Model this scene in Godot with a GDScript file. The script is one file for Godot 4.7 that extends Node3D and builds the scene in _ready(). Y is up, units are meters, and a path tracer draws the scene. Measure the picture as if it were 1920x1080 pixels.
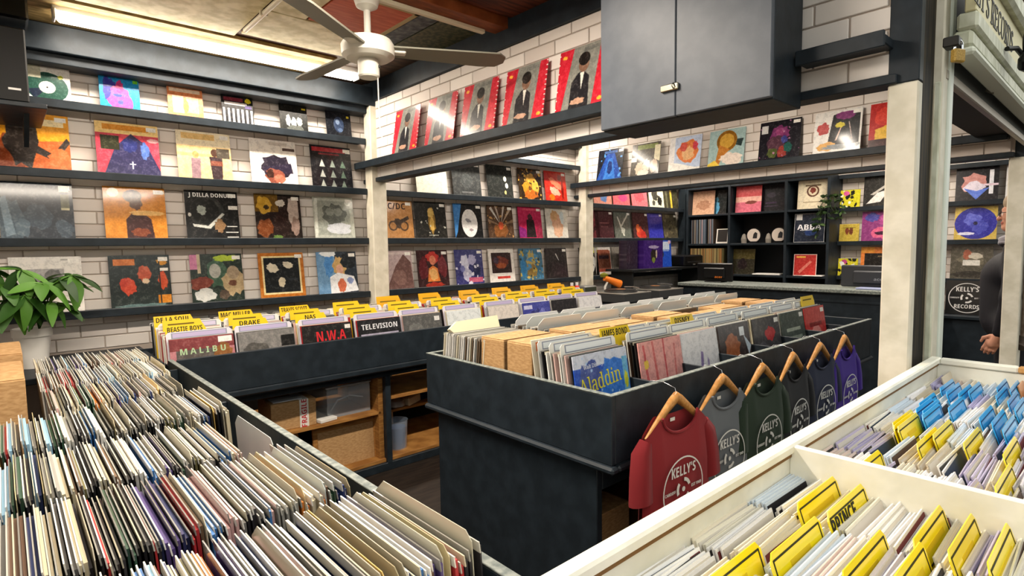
extends Node3D
# A record shop in a market hall: brick-papered walls with ledges of records, browsers, a fan, T-shirts.
const H := 1.5
const F := 1062.0
var cr := Vector3.RIGHT
var cu := Vector3.UP
var cf := Vector3.FORWARD
var counts := {}
var mats := {}
var boxes := {}
var rng := RandomNumberGenerator.new()

# ---------------------------------------------------------------- pixels to points
func ray(px: float, py: float) -> Vector3:
	return cr * ((px - 960.0) / F) - cu * ((py - 540.0) / F) + cf
func at_z(px: float, py: float, z: float) -> Vector3:
	var d := ray(px, py)
	return Vector3(0, H, 0) + d * (z / d.z)
func at_x(px: float, py: float, x: float) -> Vector3:
	var d := ray(px, py)
	return Vector3(0, H, 0) + d * (x / d.x)
func at_y(px: float, py: float, y: float) -> Vector3:
	var d := ray(px, py)
	return Vector3(0, H, 0) + d * ((y - H) / d.y)
# x of the column px on the line (y, z), and z of the column px on the line (x, y)
func col_x(px: float, y: float, z: float) -> float:
	var py := 500.0
	for i in 6:
		var e := at_z(px, py, z).y - y
		py += e / -z * F
	return at_z(px, py, z).x
func col_z(px: float, y: float, x: float) -> float:
	var py := 500.0
	for i in 6:
		var e := at_x(px, py, x).y - y
		py += e / x * F * 0.8
	return at_x(px, py, x).z
func on_screen(p: Vector3, margin := 0.0) -> bool:
	var v := p - Vector3(0, H, 0)
	var d := v.dot(cf)
	if d < 0.05:
		return false
	return absf(v.dot(cr) / d * F) < 960 + margin and absf(v.dot(cu) / d * F) < 540 + margin

# ---------------------------------------------------------------- nodes
func num(parent: Node, called: String) -> String:
	var k := "%d/%s" % [parent.get_instance_id(), called]
	var c: int = counts.get(k, 0)
	counts[k] = c + 1
	return called if c == 0 else "%s_%03d" % [called, c]
func tag(o: Node, label: String, category: String, group := "") -> void:
	o.set_meta("label", label)
	o.set_meta("category", category)
	if group != "":
		o.set_meta("group", group)
func thing(called: String, label: String, category: String, pos := Vector3.ZERO, rot := Vector3.ZERO, group := "") -> Node3D:
	var o := Node3D.new()
	o.name = num(self, called)
	add_child(o)
	o.position = pos
	o.rotation = rot
	tag(o, label, category, group)
	return o
func part(parent: Node, called: String, mesh: Mesh, m: Material, pos := Vector3.ZERO, rot := Vector3.ZERO, label := "") -> MeshInstance3D:
	var o := MeshInstance3D.new()
	o.name = num(parent, called)
	o.mesh = mesh
	o.material_override = m
	parent.add_child(o)
	o.position = pos
	o.rotation = rot
	if label != "":
		o.set_meta("label", label)
	return o
func solo(called: String, label: String, category: String, mesh: Mesh, m: Material, pos := Vector3.ZERO, rot := Vector3.ZERO, group := "") -> MeshInstance3D:
	var o := part(self, called, mesh, m, pos, rot)
	tag(o, label, category, group)
	return o
func struct(called: String, mesh: Mesh, m: Material, pos := Vector3.ZERO, label := "") -> MeshInstance3D:
	var o := part(self, called, mesh, m, pos)
	o.set_meta("kind", "structure")
	if label != "":
		o.set_meta("label", label)
	return o
# a box part given by its two corners
func span(parent: Node, called: String, a: Vector3, b: Vector3, m: Material, bevel := 0.0) -> MeshInstance3D:
	var s := (b - a).abs()
	return part(parent, called, box(s, bevel), m, (a + b) / 2.0)

# ---------------------------------------------------------------- materials
func hexc(h: String) -> Color:
	return Color.html(h)
func mat(h: String, rough := 0.6, metal := 0.0, coat := 0.0) -> StandardMaterial3D:
	var k := "%s/%s/%s/%s" % [h, rough, metal, coat]
	if not mats.has(k):
		var m := StandardMaterial3D.new()
		m.albedo_color = Color.html(h)
		m.roughness = rough
		m.metallic = metal
		if metal == 0.0:
			m.metallic_specular = 0.35
		if coat > 0.0:
			m.clearcoat_enabled = true
			m.clearcoat = coat
			m.clearcoat_roughness = 0.12
		mats[k] = m
	return mats[k]
func glow(h: String, energy: float) -> StandardMaterial3D:
	var m := StandardMaterial3D.new()
	m.albedo_color = Color.html(h)
	m.emission_enabled = true
	m.emission = Color.html(h)
	m.emission_energy_multiplier = energy
	return m
func clear(h: String, alpha: float, rough := 0.08) -> StandardMaterial3D:
	var m := StandardMaterial3D.new()
	var c := Color.html(h)
	c.a = alpha
	m.albedo_color = c
	m.roughness = rough
	m.transparency = BaseMaterial3D.TRANSPARENCY_ALPHA
	return m
# a stretched-noise texture between two colours, laid over the world
func grained(a: String, b: String, freq: float, stretch: Vector3, rough: float, seed_: int, bump := 0.0, size := 256) -> StandardMaterial3D:
	var n := FastNoiseLite.new()
	n.seed = seed_
	n.noise_type = FastNoiseLite.TYPE_SIMPLEX_SMOOTH
	n.frequency = freq
	n.fractal_octaves = 4
	var g := n.get_seamless_image(size, size)
	var im := Image.create(size, size, false, Image.FORMAT_RGB8)
	var ca := Color.html(a)
	var cb := Color.html(b)
	for y in size:
		for x in size:
			var v: float = g.get_pixel(x, y).r
			im.set_pixel(x, y, ca.lerp(cb, clampf((v - 0.25) * 2.0, 0, 1)))
	var m := StandardMaterial3D.new()
	m.albedo_texture = ImageTexture.create_from_image(im)
	m.roughness = rough
	m.metallic_specular = 0.35
	m.uv1_triplanar = true
	m.uv1_world_triplanar = true
	m.uv1_scale = stretch
	if bump > 0.0:
		var nm := g.duplicate() as Image
		nm.convert(Image.FORMAT_RGBA8)
		nm.bump_map_to_normal_map(bump)
		m.normal_enabled = true
		m.normal_texture = ImageTexture.create_from_image(nm)
	return m

# ---------------------------------------------------------------- meshes
func tri(st: SurfaceTool, a: Vector3, b: Vector3, c: Vector3, n: Vector3) -> void:
	st.set_normal(n)
	if (b - a).cross(c - a).dot(n) > 0.0:
		var t := b
		b = c
		c = t
	st.add_vertex(a)
	st.add_vertex(b)
	st.add_vertex(c)
func quad(st: SurfaceTool, a: Vector3, b: Vector3, c: Vector3, d: Vector3, n: Vector3) -> void:
	tri(st, a, b, c, n)
	tri(st, a, c, d, n)
func begin() -> SurfaceTool:
	var st := SurfaceTool.new()
	st.begin(Mesh.PRIMITIVE_TRIANGLES)
	return st
func box(s: Vector3, bevel := 0.0) -> Mesh:
	var k := "%.4f,%.4f,%.4f,%.4f" % [s.x, s.y, s.z, bevel]
	if boxes.has(k):
		return boxes[k]
	var m: Mesh
	if bevel <= 0.0:
		var bm := BoxMesh.new()
		bm.size = s
		m = bm
	else:
		var st := begin()
		add_box(st, Vector3.ZERO, s, bevel)
		m = st.commit()
	boxes[k] = m
	return m
func add_box(st: SurfaceTool, c: Vector3, s: Vector3, bevel: float) -> void:
	var h := s / 2.0
	var b := minf(bevel, minf(h.x, minf(h.y, h.z)) * 0.9)
	var i := h - Vector3(b, b, b)
	for ax in 3:
		var u := (ax + 1) % 3
		var w := (ax + 2) % 3
		for sg in [-1.0, 1.0]:
			var n := Vector3.ZERO
			n[ax] = sg
			var q := []
			for e in [[-1, -1], [1, -1], [1, 1], [-1, 1]]:
				var p := Vector3.ZERO
				p[ax] = sg * h[ax]
				p[u] = e[0] * i[u]
				p[w] = e[1] * i[w]
				q.append(p + c)
			quad(st, q[0], q[1], q[2], q[3], n)
	if b <= 0.0:
		return
	for ax in 3:
		var u := (ax + 1) % 3
		var w := (ax + 2) % 3
		for su in [-1.0, 1.0]:
			for sw in [-1.0, 1.0]:
				var n := Vector3.ZERO
				n[u] = su
				n[w] = sw
				n = n.normalized()
				var q := []
				for e in [[-1, 0], [1, 0], [1, 1], [-1, 1]]:
					var p := Vector3.ZERO
					p[ax] = e[0] * i[ax]
					p[u] = su * (h[u] if e[1] == 0 else i[u])
					p[w] = sw * (i[w] if e[1] == 0 else h[w])
					q.append(p + c)
				quad(st, q[0], q[1], q[2], q[3], n)
	for sx in [-1.0, 1.0]:
		for sy in [-1.0, 1.0]:
			for sz in [-1.0, 1.0]:
				tri(st, c + Vector3(sx * h.x, sy * i.y, sz * i.z), c + Vector3(sx * i.x, sy * h.y, sz * i.z), c + Vector3(sx * i.x, sy * i.y, sz * h.z), Vector3(sx, sy, sz).normalized())
# turn a profile of (radius, height) about y
func lathe(pts: Array, seg := 24) -> Mesh:
	var st := begin()
	st.set_smooth_group(0)
	for k in pts.size() - 1:
		var p: Vector2 = pts[k]
		var q: Vector2 = pts[k + 1]
		var nn := Vector2(q.y - p.y, p.x - q.x).normalized()
		for s in seg:
			var a := TAU * s / seg
			var b := TAU * (s + 1) / seg
			var da := Vector3(cos(a), 0, sin(a))
			var db := Vector3(cos(b), 0, sin(b))
			var P := [da * p.x + Vector3.UP * p.y, db * p.x + Vector3.UP * p.y, db * q.x + Vector3.UP * q.y, da * q.x + Vector3.UP * q.y]
			var N := [da * nn.x + Vector3.UP * nn.y, db * nn.x + Vector3.UP * nn.y]
			for e in [[0, 1, 2], [0, 2, 3]]:
				for v in e:
					st.set_normal(N[0] if v == 0 or v == 3 else N[1])
					st.add_vertex(P[v])
	return st.commit()
func disc(r: float, h: float, seg := 24) -> Mesh:
	return lathe([Vector2(0, -h / 2), Vector2(r, -h / 2), Vector2(r, h / 2), Vector2(0, h / 2)], seg)
# a round bar along points
func add_tube(st: SurfaceTool, pts: Array, rad, seg := 8, flat := 1.0) -> void:
	var rings := []
	var last := Vector3.UP
	for i in pts.size():
		var t: Vector3 = ((pts[mini(i + 1, pts.size() - 1)] as Vector3) - (pts[maxi(i - 1, 0)] as Vector3)).normalized()
		var up := last if absf(t.dot(last)) < 0.95 else Vector3.RIGHT
		var u := t.cross(up).normalized()
		var w := u.cross(t).normalized()
		last = w
		var r: float = rad[i] if rad is Array else rad
		var ring := []
		for s in seg:
			var a := TAU * s / seg
			var d := u * cos(a) + w * sin(a) * flat
			ring.append([(pts[i] as Vector3) + d * r, d])
		rings.append(ring)
	for i in rings.size() - 1:
		for s in seg:
			var s2 := (s + 1) % seg
			var A = rings[i][s]
			var B = rings[i][s2]
			var C = rings[i + 1][s2]
			var D = rings[i + 1][s]
			for v in [A, B, C, A, C, D]:
				st.set_normal(v[1])
				st.add_vertex(v[0])
	for e in [0, rings.size() - 1]:
		var n: Vector3 = ((pts[1] as Vector3) - (pts[0] as Vector3)).normalized() * (-1 if e == 0 else 1)
		if e != 0:
			n = ((pts[-1] as Vector3) - (pts[-2] as Vector3)).normalized()
		for s in seg:
			tri(st, pts[e], rings[e][s][0], rings[e][(s + 1) % seg][0], n)
func tube(pts: Array, rad, seg := 8, flat := 1.0) -> Mesh:
	var st := begin()
	add_tube(st, pts, rad, seg, flat)
	return st.commit()
# an outline in x and y given thickness along z, centred
func add_prism(st: SurfaceTool, poly: PackedVector2Array, depth: float, z0 := 0.0) -> void:
	var ix := Geometry2D.triangulate_polygon(poly)
	for sg in [-1.0, 1.0]:
		var z: float = z0 + sg * depth / 2.0
		for k in range(0, ix.size(), 3):
			tri(st, Vector3(poly[ix[k]].x, poly[ix[k]].y, z), Vector3(poly[ix[k + 1]].x, poly[ix[k + 1]].y, z), Vector3(poly[ix[k + 2]].x, poly[ix[k + 2]].y, z), Vector3(0, 0, sg))
	var cw := Geometry2D.is_polygon_clockwise(poly)
	for k in poly.size():
		var a := poly[k]
		var b := poly[(k + 1) % poly.size()]
		var n2 := (b - a).orthogonal().normalized() * (-1.0 if cw else 1.0)
		var n := Vector3(n2.x, n2.y, 0)
		quad(st, Vector3(a.x, a.y, z0 - depth / 2), Vector3(b.x, b.y, z0 - depth / 2), Vector3(b.x, b.y, z0 + depth / 2), Vector3(a.x, a.y, z0 + depth / 2), n)
func prism(poly: PackedVector2Array, depth: float) -> Mesh:
	var st := begin()
	add_prism(st, poly, depth)
	return st.commit()
func ring_mesh(rx: float, ry: float, w: float, a0: float, a1: float, depth := 0.001, seg := 28) -> Mesh:
	var st := begin()
	for k in seg:
		var a := lerpf(a0, a1, float(k) / seg)
		var b := lerpf(a0, a1, float(k + 1) / seg)
		var o := Vector3(cos(a) * rx, sin(a) * ry, depth)
		var p := Vector3(cos(b) * rx, sin(b) * ry, depth)
		var i := Vector3(cos(a) * (rx - w), sin(a) * (ry - w), depth)
		var j := Vector3(cos(b) * (rx - w), sin(b) * (ry - w), depth)
		quad(st, i, o, p, j, Vector3(0, 0, 1))
		var z := Vector3(0, 0, depth)
		quad(st, o - z, o, p, p - z, Vector3(cos(a), sin(a), 0))
	return st.commit()
var sans: SystemFont
var serif: SystemFont
func letters(parent: Node, called: String, s: String, h: float, m: Material, pos: Vector3, rot := Vector3.ZERO, wide := 1.0, face: Font = null, depth := 0.0006) -> MeshInstance3D:
	var t := TextMesh.new()
	t.text = s
	t.font = face if face else sans
	t.font_size = 32
	t.pixel_size = h / (32 * 0.72)
	t.depth = depth
	t.curve_step = 3.0
	var o := part(parent, called, t, m, pos, rot)
	o.scale = Vector3(wide, 1, 1)
	return o

# ---------------------------------------------------------------- printed covers (flat print, all on one sheet)
const TILE := 160
const SIDE := 12
var sheet: Image
var grain_tiles := []
var tiles := 0
var cover_mat: StandardMaterial3D
func fill_poly(im: Image, o: Vector2i, pts: PackedVector2Array, c: Color) -> void:
	var lo := 1.0
	var hi := 0.0
	for p in pts:
		lo = minf(lo, p.y)
		hi = maxf(hi, p.y)
	for y in range(maxi(0, int(lo * TILE)), mini(TILE, int(ceil(hi * TILE)))):
		var fy := (y + 0.5) / TILE
		var xs := []
		for k in pts.size():
			var a := pts[k]
			var b := pts[(k + 1) % pts.size()]
			if (a.y <= fy) != (b.y <= fy):
				xs.append(a.x + (fy - a.y) / (b.y - a.y) * (b.x - a.x))
		xs.sort()
		for k in range(0, xs.size() - 1, 2):
			var x0 := clampi(roundi(xs[k] * TILE), 0, TILE)
			var x1 := clampi(roundi(xs[k + 1] * TILE), 0, TILE)
			if x1 > x0:
				im.fill_rect(Rect2i(o.x + x0, o.y + y, x1 - x0, 1), c)
func oval(cx: float, cy: float, rx: float, ry: float, deg := 0.0, wob := 0.0) -> PackedVector2Array:
	var r := PackedVector2Array()
	for k in 22:
		var a := TAU * k / 22
		var j := 1.0 + (rng.randf_range(-wob, wob) if wob > 0.0 else 0.0)
		r.append(Vector2(cx, cy) + Vector2(cos(a) * rx, sin(a) * ry).rotated(deg_to_rad(deg)) * j)
	return r
# e cx cy rx ry colour [turn]   b the same, ragged   r x y w h colour   p x y x y ... colour   s count size colour   v count colour (upright bars)   n (sticker)
func paint(bg: String, shapes: String) -> int:
	var t := tiles
	tiles += 1
	rng.seed = 700 + t
	var o := Vector2i(t % SIDE, t / SIDE) * TILE
	sheet.fill_rect(Rect2i(o, Vector2i(TILE, TILE)), Color.html(bg))
	for line in shapes.split(";", false):
		var w := line.strip_edges().split(" ", false)
		match w[0]:
			"e", "b":
				fill_poly(sheet, o, oval(float(w[1]), float(w[2]), float(w[3]), float(w[4]), float(w[6]) if w.size() > 6 else 0.0, 0.18 if w[0] == "b" else 0.0), Color.html(w[5]))
			"r":
				fill_poly(sheet, o, PackedVector2Array([Vector2(float(w[1]), float(w[2])), Vector2(float(w[1]) + float(w[3]), float(w[2])), Vector2(float(w[1]) + float(w[3]), float(w[2]) + float(w[4])), Vector2(float(w[1]), float(w[2]) + float(w[4]))]), Color.html(w[5]))
			"p":
				var pts := PackedVector2Array()
				for k in range(1, w.size() - 2, 2):
					pts.append(Vector2(float(w[k]), float(w[k + 1])))
				fill_poly(sheet, o, pts, Color.html(w[w.size() - 1]))
			"s":
				for k in int(w[1]):
					var z := float(w[2]) * rng.randf_range(0.4, 1.4)
					fill_poly(sheet, o, oval(rng.randf(), rng.randf(), z, z * rng.randf_range(0.4, 1.6), rng.randf() * 180, 0.25), Color.html(w[3]))
			"v":
				for k in int(w[1]):
					var x := (k + 0.3) / float(w[1])
					fill_poly(sheet, o, PackedVector2Array([Vector2(x, float(w[3])), Vector2(x + 0.45 / float(w[1]), float(w[3])), Vector2(x + 0.45 / float(w[1]), float(w[4])), Vector2(x, float(w[4]))]), Color.html(w[2]))
			"n":
				fill_poly(sheet, o, PackedVector2Array([Vector2(0.8, 0.05), Vector2(0.96, 0.05), Vector2(0.96, 0.13), Vector2(0.8, 0.13)]), Color.html("f2efe8"))
	sheet.blend_rect(grain_tiles[t % grain_tiles.size()], Rect2i(0, 0, TILE, TILE), o)
	return t
func start_sheet() -> void:
	sheet = Image.create(TILE * SIDE, TILE * SIDE, false, Image.FORMAT_RGBA8)
	for q in 4:
		var n := FastNoiseLite.new()
		n.seed = 40 + q
		n.frequency = 0.045
		n.fractal_octaves = 4
		var g := n.get_image(TILE, TILE)
		n.frequency = 0.16
		var g2 := n.get_image(TILE, TILE)
		var im := Image.create(TILE, TILE, false, Image.FORMAT_RGBA8)
		for y in TILE:
			for x in TILE:
				var v: float = (g.get_pixel(x, y).r - 0.5) + 0.9 * (g2.get_pixel(x, y).r - 0.5)
				im.set_pixel(x, y, Color(1, 0.96, 0.9, clampf(v * 0.35, 0, 0.14)) if v > 0 else Color(0.02, 0.02, 0.03, clampf(-v * 0.28, 0, 0.1)))
		grain_tiles.append(im)
	cover_mat = StandardMaterial3D.new()
	cover_mat.roughness = 0.35
	cover_mat.clearcoat_enabled = true
	cover_mat.metallic_specular = 0.3
	cover_mat.clearcoat = 0.3
	cover_mat.clearcoat_roughness = 0.1
func end_sheet() -> void:
	# print is never sharper than the camera saw it
	sheet.resize(TILE * SIDE * 5 / 8, TILE * SIDE * 5 / 8, Image.INTERPOLATE_BILINEAR)
	sheet.resize(TILE * SIDE, TILE * SIDE, Image.INTERPOLATE_CUBIC)
	cover_mat.albedo_texture = ImageTexture.create_from_image(sheet)
# a square sleeve, base at the origin, print towards +z
func cover_mesh(t: int, w: float, h: float, d: float) -> ArrayMesh:
	var u0 := (float(t % SIDE) + 0.01) / SIDE
	var v0 := (float(t / SIDE) + 0.01) / SIDE
	var du := 0.98 / SIDE
	var st := begin()
	var a := Vector3(-w / 2, 0, -d / 2)
	var b := Vector3(w / 2, h, d / 2)
	var faces := [
		[Vector3(a.x, b.y, b.z), Vector3(b.x, b.y, b.z), Vector3(b.x, a.y, b.z), Vector3(a.x, a.y, b.z), Vector3(0, 0, 1), Rect2(0, 0, 1, 1)],
		[Vector3(b.x, b.y, a.z), Vector3(a.x, b.y, a.z), Vector3(a.x, a.y, a.z), Vector3(b.x, a.y, a.z), Vector3(0, 0, -1), Rect2(0.02, 0.02, 0.02, 0.9)],
		[Vector3(a.x, b.y, a.z), Vector3(b.x, b.y, a.z), Vector3(b.x, b.y, b.z), Vector3(a.x, b.y, b.z), Vector3(0, 1, 0), Rect2(0, 0, 1, 0.02)],
		[Vector3(a.x, a.y, b.z), Vector3(b.x, a.y, b.z), Vector3(b.x, a.y, a.z), Vector3(a.x, a.y, a.z), Vector3(0, -1, 0), Rect2(0, 0.97, 1, 0.02)],
		[Vector3(a.x, b.y, a.z), Vector3(a.x, b.y, b.z), Vector3(a.x, a.y, b.z), Vector3(a.x, a.y, a.z), Vector3(-1, 0, 0), Rect2(0, 0, 0.02, 1)],
		[Vector3(b.x, b.y, b.z), Vector3(b.x, b.y, a.z), Vector3(b.x, a.y, a.z), Vector3(b.x, a.y, b.z), Vector3(1, 0, 0), Rect2(0.97, 0, 0.02, 1)]]
	for f in faces:
		var r: Rect2 = f[5]
		var uv := [r.position, r.position + Vector2(r.size.x, 0), r.end, r.position + Vector2(0, r.size.y)]
		for k in [0, 1, 2, 0, 2, 3]:
			st.set_normal(f[4])
			st.set_uv(Vector2(u0, v0) + (uv[k] as Vector2) * du)
			st.add_vertex(f[k])
	return st.commit()
func cover(label: String, bg: String, shapes: String, pos: Vector3, rot: Vector3, size := 0.313, group := "", cat := "record", called := "record_sleeve", height := 0.0, depth := 0.004) -> MeshInstance3D:
	return solo(called, label, cat, cover_mesh(paint(bg, shapes), size, height if height > 0.0 else size, depth), cover_mat, pos, rot, group)

# [left pixel, right pixel, label, ground, shapes]
const ROW1 := [
	[52, 134, "seven-inch single in white sleeve showing a dark green disc on top ledge", "ece8e0", "e .48 .6 .46 .42 1c4a3e;p .2 .95 .5 .6 .05 .7 16233a;e .48 .6 .18 .17 d9d3ca;e .48 .6 .02 .02 222222;r 0 0 .36 .36 cfcdb4;b .78 .28 .06 .05 b8c020"],
	[190, 267, "bright blue and pink seven-inch sleeve on top ledge", "1b93d6", "b .25 .4 .16 .36 3b3aa6;b .5 .7 .3 .4 c8468f;b .5 .3 .1 .2 d83a86;b .45 .55 .12 .05 3a49b0;b .5 .75 .08 .07 4a4fb0;r .84 .04 .12 .1 6fce2c"],
	[318, 387, "faded orange and cream seven-inch sleeve on top ledge", "ea8d58", "r .06 .05 .86 .12 f6dcc0;r .14 .28 .3 .55 f3bf98;r .52 .3 .34 .5 f0ab7d;e .5 .6 .08 .2 ea8248"],
	[421, 480, "black seven-inch sleeve with upright white bars on top ledge", "17171a", "r .08 .08 .6 .12 7c2b3a;r .1 .23 .7 .1 e9e4e4;v 7 f2f0ee .45 1;b .84 .14 .1 .09 dccc22;r .74 .3 .2 .1 4b3a7a"],
	[529, 582, "black seven-inch sleeve with silver shapes on top ledge", "151715", "b .3 .6 .08 .2 b9bdb6;b .5 .65 .09 .18 d6d8d2;b .7 .6 .1 .16 a4a8a0;b .55 .85 .3 .1 4c504c;r .8 .1 .14 .06 d8c832"],
	[616, 664, "dark blue-black seven-inch sleeve with pale oval on top ledge", "10131a", "e .5 .5 .2 .3 2c3a55;e .46 .4 .08 .1 7284a2;b .55 .7 .1 .08 4f6384;r .82 .14 .1 .08 d2c233"]]
const ROW2 := [
	[-8, 142, "amber LP sleeve with a dark curved silhouette", "e59a1c", "p 0 .55 1 .45 1 1 0 1 c8612a;b .2 .75 .2 .4 8a3d1c;b .35 .5 .22 .45 2b2420;e .38 .18 .13 .13 221c1a;p .45 .5 .75 .7 .95 .4 1 .48 .78 .82 .5 .68 2e2622;b .85 .8 .16 .2 d4703a;r .62 .1 .3 .12 f6e2b0"],
	[179, 314, "red LP sleeve with a large navy cloaked shape under an orange band", "c93a4e", "r 0 0 1 .22 f2cf86;r .12 .05 .72 .1 d98a1e;p .1 1 .3 .45 .55 .2 .8 .4 1 .9 1 1 29264f;b .52 .42 .12 .14 232a68;b .76 .5 .07 .16 4c6ab0;r .08 .26 .28 .26 23240f;r .54 .72 .02 .14 d8dcea;r .5 .76 .1 .02 d8dcea;e .9 .3 .1 .04 e9b0b4"],
	[334, 446, "sand-coloured LP sleeve with two small dark standing shapes", "e9c48c", "r 0 0 1 .3 f3e6c6;r .1 .05 .6 .12 e9c27c;r 0 .45 1 .06 dcae72;p .25 .55 .42 .55 .4 .95 .24 .95 8d7078;e .33 .48 .06 .07 b98b56;p .58 .5 .82 .5 .8 .98 .62 .98 3a2c30;e .68 .42 .07 .08 4a3228;r .72 .32 .24 .2 4b453c;r .6 .58 .22 .1 7a4638"],
	[472, 568, "white LP sleeve with a large dark hat shape", "f1ece4", "b .55 .58 .3 .26 241f2c;p .24 .62 .86 .5 .9 .72 .3 .8 2a2436;b .5 .8 .2 .16 8a4b3c;b .6 .85 .12 .1 b06a54;r .42 .06 .5 .07 d4ccc2;r .7 .17 .26 .06 5a4a44;b .4 .75 .08 .1 3a221c"],
	[590, 667, "black LP sleeve with rows of small grey arrow marks", "17171b", "r .05 .05 .8 .1 a4262e;r .2 .18 .5 .04 7b2028;p .2 .5 .27 .32 .34 .5 b8bcb8;p .45 .5 .52 .32 .59 .5 8c9a90;p .7 .5 .77 .32 .84 .5 5c7464;p .2 .74 .27 .56 .34 .74 a2a6a2;p .45 .74 .52 .56 .59 .74 7b877f;p .7 .74 .77 .56 .84 .74 55695c;p .2 .97 .27 .79 .34 .97 9aa09a;p .45 .97 .52 .79 .59 .97 828a84;p .7 .97 .77 .79 .84 .97 66766c;r .86 .05 .12 .1 e8e4e0"]]
const ROW3 := [
	[-6, 156, "dark blue-grey LP sleeve in glossy shrink film", "1c242e", "b .15 .7 .2 .4 3c4c58;b .5 .6 .2 .2 2f3c48;b .3 .8 .1 .15 4c5d69;r .1 .05 .66 .06 2a3440;r .8 .08 .14 .08 d9d6cc;r .82 .2 .12 .24 5c5c42;r .82 .44 .12 .04 c8c29a;b .85 .8 .12 .15 33404c;p .02 .3 .1 .25 .2 .9 .08 .95 6c7f8c"],  # pale slanted patches are film reflections painted into the print
	[196, 325, "burnt orange LP sleeve with a dark standing bust shape", "cf8322", "e .16 .12 .09 .09 f0e6cc;e .46 .18 .15 .12 4b2e1a;b .5 .32 .1 .12 5a3720;p .34 .62 .44 .5 .62 .5 .74 .62 .78 1 .34 1 3a1c1a;b .56 .86 .14 .08 7a3a1e;r .82 .06 .16 .06 f0ece0;b .7 .5 .3 .05 e9b86c"],
	[350, 460, "black LP sleeve with white title lettering and round grey shapes", "151515", "e .4 .45 .32 .34 2a2c2a;e .36 .42 .26 .27 161716;b .3 .4 .08 .1 9aa39c;p .12 .68 .4 .72 .68 .45 .72 .48 .44 .78 .14 .74 c9ccc6;b .62 .72 .1 .13 8a6a4a;r .8 .3 .18 .08 e9e7e0;r .75 .72 .2 .02 cfcfca;r .72 .84 .24 .02 cfcfca;r .74 .94 .22 .02 cfcfca;e .08 .5 .03 .04 d4d4cc"],
	[482, 576, "black and gold-brown LP sleeve with pale splashes", "1d1613", "r 0 0 .5 .4 6a4c14;b .2 .25 .16 .18 c2962c;b .25 .3 .06 .05 3a2a0c;b .55 .2 .1 .08 cfc8bc;b .82 .35 .12 .3 b9aaa0;b .85 .7 .1 .2 8c766c;b .2 .75 .18 .2 6e3a1c;b .55 .7 .2 .25 241815;b .45 .95 .1 .05 5a7a3a"],
	[595, 671, "silver-grey LP sleeve with a dark heart-like hollow", "b9bdb2", "r .1 .1 .8 .8 9fa49a;b .5 .42 .28 .24 5d625c;b .4 .36 .1 .1 8a8f87;b .6 .36 .1 .1 8a8f87;b .6 .74 .3 .14 d4d8e0;e .86 .14 .08 .07 e4e8de;r .88 .3 .06 .08 c8d0c4;p .05 .05 .12 .05 .08 .95 .02 .95 d9ddd4"]]
const ROW4 := [
	[20, 168, "white LP sleeve with a grey photo panel behind the leafy plant", "e7e3dc", "r .24 .22 .5 .4 a9a6a4;b .6 .4 .14 .16 6c6a68;b .4 .45 .1 .12 8a8886;r .7 .05 .1 .03 b0aca6"],
	[208, 332, "dark green-black LP sleeve with orange and red blots", "232c2b", "r .08 .08 .34 .12 cf7230;b .56 .36 .11 .16 c05436;b .3 .6 .12 .16 d4492f;b .24 .52 .08 .08 c8402c;b .86 .5 .08 .18 d0502a;r .76 .78 .22 .16 c87c22;b .86 .14 .09 .08 cc8a20;r .82 .26 .14 .06 f0ece4;r .8 0 .02 1 171d1c;b .5 .97 .4 .04 5c7474;b .58 .5 .06 .05 e0c4a4"],
	[362, 466, "green and tan LP sleeve with a pale round head shape", "25302a", "r 0 .02 .14 .3 c87aa0;r .14 0 .06 .4 b9a98e;b .5 .4 .2 .28 3d5a48;e .46 .36 .11 .15 a9aaa2;b .2 .6 .2 .14 7a3a2e;b .8 .6 .22 .26 b09a76;e .8 .4 .12 .14 9c8a72;b .78 .62 .08 .06 6a4434;b .25 .85 .2 .14 c9cbc8;b .62 .1 .18 .07 a8c23a;b .8 .1 .12 .06 b9d044;b .6 .85 .1 .1 52453a"],
	[490, 581, "orange wood-framed LP sleeve with pale patches on black panel", "b56a22", "r .08 .08 .84 .84 e2cf9a;r .12 .12 .76 .76 16191c;b .3 .34 .13 .1 cfc6b0 30;b .64 .28 .12 .07 cfc6b0 20;b .48 .66 .08 .1 d2c8ae;b .72 .6 .12 .03 2c3136"],
	[600, 679, "blue and white LP sleeve with a blond figure-like patch", "27303c", "r 0 0 .45 1 6a94bc;b .3 .3 .12 .3 4a86c6;b .3 .05 .2 .08 e8ecf0;b .55 .35 .16 .24 c9a468;b .56 .42 .09 .12 d8a48a;p .3 .6 .5 .5 .9 .6 1 .95 .3 1 e9ebf0;b .58 .8 .1 .16 cc6a4a;b .8 .7 .08 .08 8a9ac8;b .8 .2 .2 .2 151a20;r .84 .04 .12 .12 20242a"]]
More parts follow.
